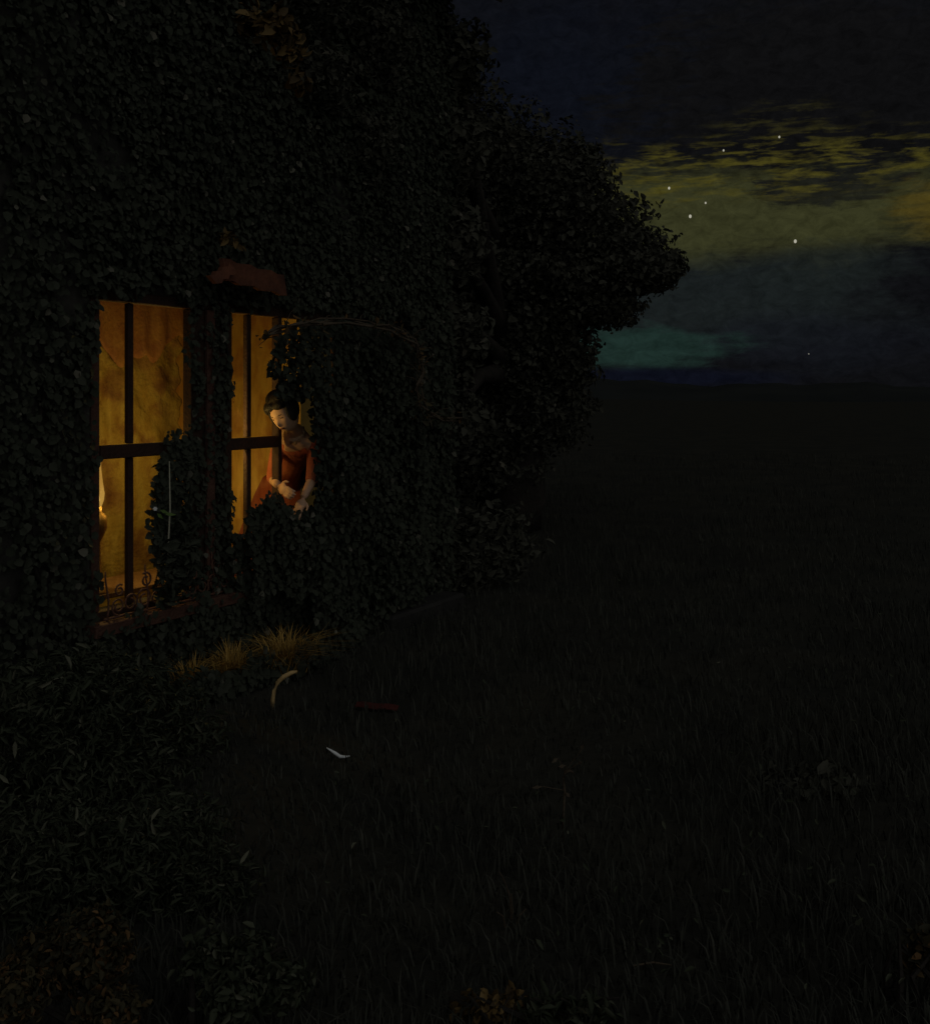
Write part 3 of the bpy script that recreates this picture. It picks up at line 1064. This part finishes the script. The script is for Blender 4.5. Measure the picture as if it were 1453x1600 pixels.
    # combed locks
    for k in range(26):
        a = -1.25 + 2.5 * k / 25
        pts = []
        for q in range(7):
            f = q / 6
            e = 0.55 - 1.55 * f
            dv = hx * math.sin(a) * (1 - 0.5 * f) + look * math.sin(e) * 1.02 + hz * math.cos(e) * (0.35 + 0.65 * math.cos(a))
            pts.append(head + hz * 0.030 - look * 0.020 + dv.normalized() * 0.101)
        tube(bm, pts, [0.003, 0.006, 0.007, 0.007, 0.007, 0.006, 0.003], 5)
    me = bpy.data.meshes.new('hair'); bm.to_mesh(me); bm.free()
    h = link('hair', me, M_HAIR, root, smooth=True)
    rm = h.modifiers.new('merge', 'REMESH'); rm.mode = 'VOXEL'; rm.voxel_size = 0.0045; rm.use_smooth_shade = True
    # eyes and brows
    for sg in (-1, 1):
        bm = bmesh.new()
        ell(bm, head + hx * sg * 0.028 + hz * 0.006 + look * 0.078, (0.012, 0.008, 0.0026), rot, 12, 8)
        link('eye', bm_mesh('eye', bm), M_HAIR, root, smooth=True)
        bm = bmesh.new()
        tube(bm, [head + hx * sg * (0.014 + 0.012 * q) + hz * (0.024 + 0.004 * math.sin(q * 1.2)) + look * (0.090 - 0.006 * q * q * 0.5) for q in range(4)], [0.0015, 0.0025, 0.0025, 0.001], 5)
        link('eyebrow', bm_mesh('eyebrow', bm), M_HAIR, root, smooth=True)
    bm = bmesh.new()
    ell(bm, head - hz * 0.058 + look * 0.083, (0.019, 0.008, 0.0065), rot, 14, 8)
    link('lips', bm_mesh('lips', bm), M_RED, root, smooth=True)


make_woman()


# ------------------------------------------------------------------ ivy
def clear_of_lights(t, z):
    """True where ivy may stand in front of the wall (the panes stay free)"""
    a = (t > 0.01) & (t < 0.67) & (z > 0.66) & (z < 2.075)
    b = (t > 1.01) & (t < 1.47) & (z > 0.98) & (z < 2.06)
    c = (t > 1.42) & (t < 1.81) & (z > 0.90) & (z < 1.57)
    return ~(a | b | c)


def ivy(name, label, regions, n, size, seed, stems=(), mt=None, tintpow=1.0, jit=0.42, aspect=0.9, shape=None, free=False):
    """regions: t0, t1, z0, z1, s0, s1 as seen against the wall by someone in the meadow"""
    g = np.random.default_rng(seed)
    area = np.array([(r[1] - r[0]) * (r[3] - r[2]) * (r[6] if len(r) > 6 else 1.0) for r in regions])
    cnt = (area / area.sum() * n).astype(int)
    T, S, Z = [], [], []
    for r, k in zip(regions, cnt):
        t = g.uniform(r[0], r[1], k); z = g.uniform(r[2], r[3], k)
        t += 0.03 * np.sin(z * 11 + seed) + g.normal(0, 0.015, k)
        z += 0.03 * np.sin(t * 13 + seed) + g.normal(0, 0.015, k)
        s = r[4] + (r[5] - r[4]) * g.uniform(0, 1, k) * (0.75 + 0.25 * np.sin(t * 6) * np.sin(z * 5 + seed))
        T.append(t); S.append(s); Z.append(z)
    t = np.concatenate(T); s = np.concatenate(S); z = np.concatenate(Z)
    ok = np.ones(len(t), bool) if free else clear_of_lights(t, z)
    if not free:
        # thin places where the wall shows between the runners
        nz = np.sin(t * 3.1 + 1.7 * np.sin(z * 2.3 + seed)) * np.sin(z * 3.7 + 1.3 * np.sin(t * 2.9)) + 0.5 * np.sin(t * 9.1 + z * 4.7) * np.sin(z * 8.3 - t * 3.1)
        ok &= (nz > -0.85) | (g.uniform(0, 1, len(t)) < 0.25)
    if shape is not None:
        ok &= shape(t, z)
    t, s, z = t[ok], s[ok], z[ok]
    t = t - s * (0.96 + 0.2 * np.clip(t, -1, 2.5))
    pts = WA(t, s, z)
    nr = np.tile(np.array([NRM.x, NRM.y, 0.25]), (len(t), 1))
    root = empty(name, W(regions[0][0], regions[0][4], 0.0), label, 'ivy')
    tint = g.uniform(0, 1, len(t)) ** tintpow
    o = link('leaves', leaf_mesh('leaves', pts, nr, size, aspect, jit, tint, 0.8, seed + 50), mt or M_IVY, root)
    tag(o, kind='stuff')
    for st in stems:
        bm = bmesh.new()
        m = len(st)
        tube(bm, [W(*q) for q in st], [0.014 * (1 - 0.6 * i / m) for i in range(m)], 6)
        link('stem', bm_mesh('stem', bm), M_BARK, root, smooth=True)
    return root


def wander(t, z0, z1, seed, amp=0.08, s=0.02):
    g = random.Random(seed)
    n = 12
    return [(t + amp * math.sin(i * 0.9 + seed) + g.uniform(-0.03, 0.03), s + 0.015 * (i % 2), z0 + (z1 - z0) * i / n) for i in range(n + 1)]


ivy('ivy', 'thick dark ivy on the wall left of the window', [(-4.2, 0.0, 0.0, 4.9, 0.01, 0.12)], 40000, 0.036, 1,
    [wander(-0.35, 0, 3.2, 1), wander(-1.1, 0, 3.3, 2), wander(-2.0, 0, 3.3, 3)])
ivy('ivy', 'dark ivy hanging along the wall above the window', [(-0.05, 3.65, 2.12, 4.9, 0.01, 0.13), (-0.03, 0.10, 1.78, 2.1, 0.025, 0.06, 1.0)], 32000, 0.036, 2,
    [wander(0.5, 2.2, 3.4, 4), wander(1.5, 2.2, 3.4, 5)])
ivy('ivy', 'ivy strand climbing the centre post between the lit casements', [(0.665, 0.78, 0.46, 2.12, 0.03, 0.07, 0.6), (0.84, 1.0, 0.46, 2.12, 0.03, 0.08)], 1000, 0.034, 3,
    [wander(0.93, 0.3, 2.2, 6, 0.03, 0.03)], tintpow=0.9, free=True)
ivy('ivy', 'ivy and dark leaves massed below the window sill', [(-0.1, 2.2, -0.02, 0.44, 0.04, 0.16), (0.3, 2.4, 0.0, 0.13, 0.36, 0.48, 2.0)], 6500, 0.038, 4, [wander(1.1, 0.0, 0.4, 7)])
ivy('ivy', 'dark ivy crowded over the wall beyond the arched doorway', [(3.0, 3.65, 0.0, 2.2, 0.02, 0.25)], 4200, 0.04, 6, [wander(3.3, 0, 3.3, 8)])
ivy('climbing_plant', 'dark leafy spray crossing the lower panes beside the centre post', [(0.405, 0.70, 0.63, 1.25, 0.03, 0.08), (0.50, 0.74, 1.22, 1.36, 0.03, 0.07)], 1100, 0.036, 7, [wander(0.6, 0.2, 1.2, 11, 0.03, 0.04)], tintpow=0.9, free=True)
ivy('climbing_plant', 'dense dark foliage hiding the lower right corner of the window', [(1.20, 2.25, 0.40, 0.89, 0.08, 0.30), (1.20, 1.50, 0.86, 0.955, 0.08, 0.2), (1.02, 1.2, 0.44, 0.80, 0.06, 0.16, 0.45)], 6000, 0.038, 8, [wander(1.6, 0.0, 0.85, 12, 0.05, 0.12)], free=True)
hood_ivy = ivy('climbing_plant', 'rounded black mass of ivy hanging over the arched doorway', [(1.34, 3.25, 1.40, 2.06, 0.12, 0.42), (1.81, 3.2, 0.0, 1.6, 0.12, 0.40)], 15000, 0.038, 9, [wander(2.2, 0.0, 2.0, 13, 0.06, 0.1)], tintpow=1.3, free=True,
    shape=lambda t, z: ((np.abs((t - 2.27) / 0.93) ** 4 + np.abs((z - 1.42) / 0.62) ** 4 < 1) | (z < 1.42)) & ~((t < 1.81) & (z < 1.56)) & ~((t < 1.45) & (z < 1.70)))


def make_garland():
    root = empty('dry_vine', W(1.4, 0.3, 2.0), 'leafless brownish vine looping over the dark doorway hood', 'vine')
    path = [(418, 528), (436, 514), (470, 506), (505, 503), (540, 502), (575, 505), (604, 511), (628, 520), (645, 535), (656, 556), (659, 580), (654, 604), (658, 628), (668, 646), (690, 658), (716, 655)]
    g = random.Random(4)

    def depth(x):
        r = (x - CX) / FPX
        # depth of a sheet 0.42 m in front of the wall
        A = O + NRM * 0.42
        return (A.y * D.x - A.x * D.y) / (D.x - r * D.y)
    for k in range(4):
        bm = bmesh.new()
        pts = []
        for (x, y) in path:
            xx = x + g.uniform(-6, 6); yy = y + g.uniform(-6, 6)
            pts.append(P(xx, yy, depth(x) + g.uniform(-0.04, 0.04)))
        tube(bm, pts, 0.006 + 0.002 * (k % 2), 6)
        link('runner', bm_mesh('runner', bm), M_TWIG, root, smooth=True)
    for k in range(46):
        bm = bmesh.new()
        i = g.randrange(len(path) - 1)
        x = path[i][0] + (path[i + 1][0] - path[i][0]) * g.random(); y = path[i][1] + (path[i + 1][1] - path[i][1]) * g.random()
        p = P(x, y, depth(x))
        a = g.uniform(0, 6.28); ln = g.uniform(0.05, 0.13)
        q = p + Vector((math.cos(a), g.uniform(-0.5, 0.2), math.sin(a))) * ln
        tube(bm, [p, (p + q) / 2 + Vector((0, 0, 0.015)), q], [0.004, 0.003, 0.0015], 4)
        link('twig', bm_mesh('twig', bm), M_TWIG, root)
    idx = RNG.integers(0, len(path), 120)
    pts = np.array([np.array(P(path[i][0] + RNG.normal(0, 9), path[i][1] + RNG.normal(0, 9), depth(path[i][0]) - 0.03)) for i in idx])
    o = link('withered_leaves', leaf_mesh('withered_leaves', pts, None, 0.04, 0.6, 1.0, None, 0.3, 77), M_RUST, root)
    tag(o, kind='stuff')


make_garland()


# ------------------------------------------------------------------ the great tree behind the cottage
def make_tree(name, label, foot, blobs, n, size, seed, limbs, trunk_r, mt, group=None, shell=0.5, extra=None):
    root = empty(name, foot, label, 'tree', group)
    bm = bmesh.new()
    top = limbs[0]
    pts = [Vector(foot) + (Vector(top) - Vector(foot)) * f + Vector((0.12 * math.sin(f * 5), 0.1 * math.cos(f * 4), 0)) for f in np.linspace(0, 1, 9)]
    tube(bm, pts, [trunk_r * (1.35 - 0.9 * f) for f in np.linspace(0, 1, 9)], 12)
    link('trunk', bm_mesh('trunk', bm), M_BARK, root, smooth=True)
    for c, r in blobs:
        bm = bmesh.new()
        f = random.uniform(0.45, 0.95)
        a = Vector(foot).lerp(Vector(top), f)
        b = Vector(c)
        mid = (a + b) / 2 + Vector((0, 0, 0.25))
        tube(bm, [a, a.lerp(mid, 0.5) + Vector((0.05, 0.04, 0.1)), mid, b], [trunk_r * 0.42, trunk_r * 0.32, trunk_r * 0.22, trunk_r * 0.06], 7)
        link('limb', bm_mesh('limb', bm), M_BARK, root, smooth=True)
    p, nr = blob_points(blobs, n, seed, shell)
    o = link('crown', leaf_mesh('crown', p, nr, size, 0.62, 1.0, np.random.default_rng(seed + 3).uniform(0, 1, len(p)), 0.6, seed + 1), mt, root)
    tag(o, kind='stuff')
    return root


def pb(px, py, Y, r, flat=0.85, deep=1.0):
    """a leaf clump at photograph pixel px, py, depth Y; r in photograph pixels"""
    rr = r / FPX * Y
    return ((*P(px, py, Y),), (rr, rr * deep, rr * flat))


tree_blobs = [
    pb(560, 60, 12.0, 120), pb(640, 190, 12.0, 130), pb(740, 250, 12.2, 125), pb(845, 300, 12.0, 115),
    pb(925, 360, 12.0, 95, 0.8), pb(980, 405, 11.8, 78, 0.7), pb(1015, 425, 11.7, 54, 0.62), pb(905, 440, 12.0, 100, 0.75),
    pb(820, 430, 12.2, 125), pb(700, 400, 12.2, 140), pb(600, 340, 12.3, 140), pb(560, 480, 12.5, 130),
    pb(800, 540, 12.3, 110), pb(690, 560, 12.4, 130), pb(868, 520, 12.2, 70, 0.9), pb(500, 190, 12.4, 130),
    pb(430, 60, 12.2, 120), pb(1040, 410, 11.7, 34, 0.6), pb(955, 480, 11.9, 52, 0.7), pb(885, 575, 12.2, 52, 1.0), pb(890, 265, 12.0, 62, 0.8),
    pb(715, 90, 8.7, 55, 1.2), pb(705, 230, 8.7, 60, 1.2), pb(712, 380, 8.7, 55, 1.2), pb(708, 520, 8.7, 60, 1.2), pb(700, 660, 8.7, 60, 1.2),
    pb(840, 640, 12.4, 90), pb(740, 690, 12.6, 120), pb(560, -80, 12.2, 140),
]
make_tree('broadleaf_tree', 'great black tree whose crown overhangs the glowing sky behind the cottage', (P(790, 900, 12.6).x, 12.6, -0.05), tree_blobs, 150000, 0.062, 21,
          [(P(770, 380, 12.4).x, 12.4, P(770, 380, 12.4).z)], 0.34, M_CROWN, shell=0.25)

# boughs that overhang the cottage from the near side, top left
bough = [pb(60, -60, 6.0, 170), pb(250, -70, 6.4, 160), pb(440, -80, 6.8, 140), pb(120, 90, 6.1, 90, 0.7), pb(330, 90, 6.6, 110, 0.7), pb(470, 120, 7.0, 90, 0.8), pb(560, 60, 7.6, 90, 0.9), pb(540, 230, 7.6, 90)]
make_tree('leaning_tree', 'dark leafy boughs of a leaning tree over the cottage roof', (-3.6, 4.2, -0.05), bough, 40000, 0.042, 31,
          [(-2.6, 5.6, 4.3)], 0.20, M_CROWN, shell=0.3)


def clump(name, label, cat, blobs, n, size, seed, mt, aspect=0.6, droop=0.2, jitter=1.0, group=None, shell=0.2, stems=6):
    c0 = Vector(blobs[0][0])
    foot = Vector((c0.x, c0.y, float(ground_z(c0.x, c0.y)) - 0.01))
    root = empty(name, foot, label, cat, group)
    p, nr = blob_points(blobs, n, seed, shell)
    keep = p[:, 2] > 0.0
    p, nr = p[keep], nr[keep]
    o = link('leaves', leaf_mesh('leaves', p, nr, size, aspect, jitter, np.random.default_rng(seed + 3).uniform(0, 1, len(p)) ** 1.4, droop, seed + 1), mt, root)
    tag(o, kind='stuff')
    g = random.Random(seed)
    for k in range(stems):
        b = Vector(g.choice(blobs)[0])
        bm = bmesh.new()
        f = foot + Vector((g.uniform(-0.1, 0.1), g.uniform(-0.1, 0.1), 0))
        tube(bm, [f, f.lerp(b, 0.5) + Vector((g.uniform(-.05, .05), 0, 0.03)), b + Vector((g.uniform(-.1, .1), 0, 0.05))], [0.012, 0.008, 0.003], 5)
        link('stem', bm_mesh('stem', bm), M_BARK, root)
    return root


# spray of withered leaves high over the roof
clump('withered_bough', 'spray of withered brown leaves in the boughs at the top of the picture', 'bough',
      [pb(432, 45, 5.6, 26, 1.3, 0.8), pb(455, 75, 5.6, 22, 1.2, 0.8), pb(468, 125, 5.6, 16, 1.0, 0.8), pb(395, 30, 5.7, 20, 1.0, 0.8)], 330, 0.06, 41, M_BROWN, 0.6, 0.5, stems=0)
clump('withered_bough', 'small sprig of yellowed leaves just above the red-brown board', 'bough',
      [pb(356, 372, 6.0, 13, 0.6, 0.6), pb(368, 382, 6.0, 10, 0.6, 0.6)], 40, 0.045, 42, M_BROWN, 0.5, 0.4, stems=0)

# shrubs at the left
clump('shrub', 'leafy shrub with narrow pale-edged leaves against the wall at lower left', 'shrub',
      [pb(60, 1130, 4.3, 110, 1.0), pb(170, 1120, 4.5, 90, 1.1), pb(250, 1100, 4.8, 70, 1.0), pb(110, 1230, 4.2, 110), pb(220, 1220, 4.4, 90), pb(300, 1160, 4.8, 60, 0.8), pb(150, 1060, 4.8, 60, 1.0)], 9000, 0.042, 51, M_SHRUB, 0.28, 0.1)
clump('shrub', 'low spreading shrub in the left foreground with thin grey-green leaves', 'shrub',
      [pb(60, 1360, 3.3, 120, 0.9), pb(200, 1350, 3.4, 120, 0.8), pb(320, 1400, 3.4, 90, 0.7), pb(280, 1300, 3.7, 80, 0.7)], 8000, 0.034, 52, M_SHRUB, 0.26, 0.0)
clump('rusty_bush', 'bush of olive and russet leaves in the bottom left corner', 'bush',
      [pb(140, 1490, 2.6, 70, 0.9), pb(65, 1500, 2.6, 50, 0.9), pb(20, 1555, 2.4, 60, 0.8), pb(170, 1585, 2.4, 55, 0.6)], 5200, 0.020, 53, M_RUST, 0.5, 0.1)
clump('rusty_bush', 'small plant with a few rust-red leaves left of the bottom middle', 'bush',
      [pb(330, 1500, 2.8, 50, 0.9), pb(390, 1510, 2.8, 55, 0.9), pb(360, 1560, 2.6, 50, 0.6), pb(440, 1540, 2.7, 45, 0.7)], 1700, 0.026, 54, M_SHRUB, 0.45, 0.1)
clump('rusty_bush', 'low orange-brown plant at the bottom edge right of middle', 'bush',
      [pb(768, 1588, 2.75, 32, 0.8), pb(730, 1580, 2.8, 25, 0.7), pb(800, 1575, 2.8, 26, 0.7)], 700, 0.024, 55, M_BROWN, 0.6, 0.1)
clump('rusty_bush', 'russet sprig at the right edge near the bottom corner', 'bush',
      [pb(1440, 1480, 2.9, 26, 1.0), pb(1428, 1505, 2.9, 20, 0.8)], 160, 0.035, 56, M_RUST, 0.6, 0.1)
clump('low_plant', 'low dark weeds at the bottom edge right of the orange-brown plant', 'plant',
      [pb(850, 1590, 2.75, 45, 0.6), pb(920, 1590, 2.75, 40, 0.5)], 380, 0.04, 57, M_SHRUB, 0.3, 0.0)
# dark bushes in the meadow on the right
bush_labels = ['low dark bush in the right middle meadow', 'dark thicket at the foot of the cottage gable']
for k, (bl, n, sz) in enumerate((
        ([pb(1230, 1240, 4.4, 70, 0.4), pb(1290, 1225, 4.4, 60, 0.4)], 1500, 0.05),
        ([pb(760, 850, 9.0, 80, 0.9), pb(690, 880, 8.6, 70, 1.0)], 2600, 0.07))):
    clump('dark_bush', bush_labels[k], 'bush', bl, n, sz, 60 + k, M_CROWN, 0.5, 0.2)


# ------------------------------------------------------------------ lit straw below the window
def tuft(name, label, spots, n, seed, h=0.10, lean=1.2, kindcat='dry grass'):
    g = np.random.default_rng(seed)
    c = Vector(spots[0][0])
    root = empty(name, (c.x, c.y, 0.0), label, kindcat, 'lit tufts of dry grass under the window')
    roots = []
    for (p, rt, rs) in spots:
        k = n // len(spots)
        base = np.array((p[0], p[1], 0.0))
        a = g.normal(0, rt, k); b = g.normal(0, rs, k)
        roots.append(base + a[:, None] * np.array([D.x, D.y, 0]) + b[:, None] * np.array([NRM.x, NRM.y, 0]) + np.stack([0 * a, 0 * a, 0 * a], 1))
    roots = np.concatenate(roots)
    o = link('dry_blades', blade_mesh('dry_blades', roots, h, 0.0035, lean, seed), M_STRAW, root)
    tag(o, kind='stuff')


tuft('dry_grass_tuft', 'orange-lit tuft of dry grass, leftmost of three below the window', [(P(300, 1040, 5.72), 0.035, 0.02)], 300, 71, 0.20, 1.0)
tuft('dry_grass_tuft', 'yellow-lit tuft of dry grass, middle one of three below the window', [(P(362, 1010, 5.95), 0.035, 0.02)], 300, 72, 0.22, 1.0)
tuft('dry_grass_tuft', 'widest fan of lit dry grass, rightmost of three below the window', [(P(445, 995, 6.2), 0.075, 0.03)], 460, 73, 0.24, 1.3)


# ------------------------------------------------------------------ small things on the ground
def on_ground(px, py):
    Y = EYE * FPX / (py - HOR)
    p = P(px, py, Y)
    p.z = float(ground_z(p.x, p.y))
    return p


def make_crook():
    bm = bmesh.new()
    Y = 5.5
    pts = [P(427, 1110, Y + .02), P(426, 1095, Y), P(429, 1080, Y), P(434, 1066, Y), P(444, 1057, Y), P(456, 1051, Y), P(464, 1049, Y + .02)]
    tube(bm, pts, [0.009, 0.011, 0.0105, 0.011, 0.012, 0.0105, 0.006], 8)
    o = link('bent_stick', bm_mesh('bent_stick', bm), M_LAMPLIT, None, smooth=True)
    tag(o, 'pale hook-shaped stick standing below the straw under the window', 'stick')


make_crook()


def make_red_board():
    a = on_ground(556, 1103); b = on_ground(622, 1110)
    bm = bmesh.new()
    ax = (b - a).normalized()
    sd = Vector((-ax.y, ax.x, 0))
    rows = []
    for i in range(7):
        f = i / 6
        c = a.lerp(b, f) + Vector((0, 0, 0.022 + 0.003 * math.sin(i * 1.7)))
        w = 0.020 * (0.55 + 0.45 * math.sin(math.pi * (0.15 + 0.75 * f)))
        rows.append([bm.verts.new(c + sd * w * q + Vector((0, 0, h))) for q, h in ((-1, -0.006), (1, 0.012), (1, 0.018), (-1, 0.002))])
    for r0, r1 in zip(rows, rows[1:]):
        for q in range(4):
            bm.faces.new((r0[q], r0[(q + 1) % 4], r1[(q + 1) % 4], r1[q]))
    bm.faces.new(rows[0]); bm.faces.new(rows[-1][::-1])
    o = link('red_board', bm_mesh('red_board', bm, 0.002), M_RED)
    tag(o, 'short dull-red slat lying in the dark grass', 'slat')


make_red_board()


def make_white_curl():  # thin white curled strip, tapered at both ends
    vs, fs = [], []
    pts = [(511, 1167), (518, 1172), (525, 1177), (532, 1182), (540, 1182), (547, 1180)]
    wd = [0.002, 0.006, 0.0095, 0.010, 0.007, 0.002]
    Y = 4.7
    for (x, y), w in zip(pts, wd):
        p = P(x, y, Y)
        vs += [p + Vector((0.3 * w, -0.01, w)), p + Vector((0, -0.016, 0)), p + Vector((-0.3 * w, -0.004, -w))]
    for i in range(len(pts) - 1):
        for k in range(2):
            a = i * 3 + k
            fs.append((a, a + 1, a + 4, a + 3))
    root = link('white_curl', mesh_from('white_curl', vs, fs), M_WHITE, None, smooth=True)
    md = root.modifiers.new('thick', 'SOLIDIFY'); md.thickness = 0.002
    tag(root, 'small bright white curl in the dark weeds', 'feather')


make_white_curl()


def make_flower_stalk():
    Y = 4.3
    base = on_ground(878, 1290)
    Y = base.y
    root = empty('flower_stalk', base, 'small drooping brownish flower stalk alone in the dark meadow', 'flower')
    bm = bmesh.new()
    tube(bm, [base, P(881, 1262, Y), P(882, 1236, Y), P(880, 1216, Y), P(883, 1207, Y), P(890, 1204, Y), P(896, 1207, Y)], [0.004, 0.004, 0.0045, 0.005, 0.006, 0.006, 0.003], 6)
    link('stem', bm_mesh('stem', bm), M_TWIG, root, smooth=True)
    for (x, y, dx, dy) in ((872, 1184, -10, 8), (884, 1196, -12, 2), (902, 1194, 8, -4), (908, 1172, 3, -9), (848, 1229, -18, 2), (884, 1238, 6, 8)):
        a = P(882, max(y + 6, 1206), Y); p = P(x, y, Y - 0.02); q = P(x + dx, y + dy, Y - 0.03)
        bm = bmesh.new()
        d = (q - p)
        e = Vector((-d.z, 0, d.x)).normalized() * 0.007
        tube(bm, [a, p], 0.0015, 4)
        vs = [bm.verts.new(v) for v in (p, p + d * 0.5 + e, q, p + d * 0.5 - e)]
        bm.faces.new(vs)
        link('petal', bm_mesh('petal', bm), M_TWIG, root)


make_flower_stalk()


def make_twigs():
    for (x0, y0, x1, y1, lab) in ((987, 1508, 1060, 1504, 'thin straight twig lying on the ground near the bottom edge'),
                                  (762, 1168, 770, 1194, 'tiny pale leaf blade standing left of the drooping flower stalk')):
        a = on_ground(x0, y0); b = on_ground(x1, y1)
        if x1 - x0 < 20:
            b = P(x0, y0, a.y)
            a = P(x1, y1, a.y)
        bm = bmesh.new()
        tube(bm, [a + Vector((0, 0, 0.012)), a.lerp(b, 0.45) + Vector((0, 0, 0.022)), b + Vector((0, 0, 0.012))], [0.003, 0.0035, 0.0015], 5)
        tag(link('twig', bm_mesh('twig', bm), M_TWIG), lab, 'twig')


make_twigs()


def make_tall_blades():
    root = empty('grass_sprig', on_ground(797, 1450), 'sprig of tall curved grass blades in the bottom middle', 'grass sprig')
    Y = root.location.y
    for pts in ([(800, 1450), (798, 1420), (796, 1398), (786, 1372), (780, 1362)], [(800, 1450), (801, 1425), (799, 1405), (799, 1396)], [(790, 1450), (786, 1432), (776, 1425)], [(806, 1450), (812, 1430), (822, 1420)]):
        bm = bmesh.new()
        tube(bm, [P(x, y, Y) for x, y in pts], [0.0035 * (1 - 0.7 * i / len(pts)) for i in range(len(pts))], 4)
        link('blade', bm_mesh('blade', bm), M_TWIG, root)


make_tall_blades()


# ------------------------------------------------------------------ meadow grass
def make_grass():
    g = np.random.default_rng(91)
    n = 85000
    u = g.uniform(0, 1, n)
    y = 1.5 * (26 / 1.5) ** u
    x = g.uniform(-0.62, 0.62, n) * (y + 1.2)
    # nothing inside the cottage
    s = (x - O.x) * NRM.x + (y - O.y) * NRM.y
    t = (x - O.x) * D.x + (y - O.y) * D.y
    ok = (s > 0.02) | (t > 4.75)
    x, y = x[ok], y[ok]
    z = ground_z(x, y)
    h = (0.05 + 0.05 * g.uniform(0, 1, len(x)) + 0.05 * (np.sin(x * 1.7 + 2) * np.sin(y * 1.1) > 0.2)) * (0.8 + y * 0.03)
    cl = 0.5 + 0.5 * np.sin(x * 2.3 + 1.4 * np.sin(y * 1.9)) * np.sin(y * 2.1 + 1.2 * np.sin(x * 1.6))
    h = h * (0.45 + 0.8 * cl)
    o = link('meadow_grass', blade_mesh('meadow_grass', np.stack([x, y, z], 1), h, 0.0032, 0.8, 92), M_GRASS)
    tag(o, 'short dark meadow grass covering the ground', 'grass', kind='stuff')


make_grass()


# scattered pale leaves on the meadow that catch a little fill light
def make_weeds():
    g = np.random.default_rng(95)
    pts = []
    for _ in range(260):
        px = g.uniform(380, 1450); py = g.uniform(760, 1600)
        Y = EYE * FPX / (py - HOR)
        p = P(px, py, Y)
        s = (p.x - O.x) * NRM.x + (p.y - O.y) * NRM.y
        if s < 0.1:
            continue
        pts.append((p.x, p.y, float(ground_z(p.x, p.y)) + 0.09 + 0.08 * g.random()))
    o = link('meadow_weeds', leaf_mesh('meadow_weeds', np.array(pts), np.tile([0, -0.4, 0.8], (len(pts), 1)), 0.022, 0.4, 0.8, g.uniform(0, 1, len(pts)) ** 1.2, 0, 96), M_SHRUB)
    tag(o, 'scattered small weed leaves across the dark meadow', 'weeds', kind='stuff')


make_weeds()

# ------------------------------------------------------------------ stars
stars = [(1045, 294, 1.0, 'left star of the trio glimmering beside the tree crown'), (1078, 338, 1.15, 'lowest star of the trio glimmering beside the tree crown'),
         (1102, 317, 0.85, 'right star of the trio glimmering beside the tree crown'), (1130, 235, 0.85, 'star just above the glow, midway along the cloud rim'),
         (1217, 214, 0.9, 'highest star, in the dim streaked cloud'), (1242, 377, 1.2, 'brightest lone star low in the olive glow'), (1263, 553, 0.5, 'faint star near the skyline')]
for (x, y, r, lab) in stars:
    bm = bmesh.new()
    bmesh.ops.create_icosphere(bm, subdivisions=2, radius=r ** 1.5 * 2.0 / FPX * 1500)
    bmesh.ops.scale(bm, vec=(0.85, 0.85, 1.15), verts=bm.verts)
    o = link('star', bm_mesh('star', bm), M_STAR)
    o.location = P(x, y, 1500)
    tag(o, lab, 'star', 'stars in the evening sky')
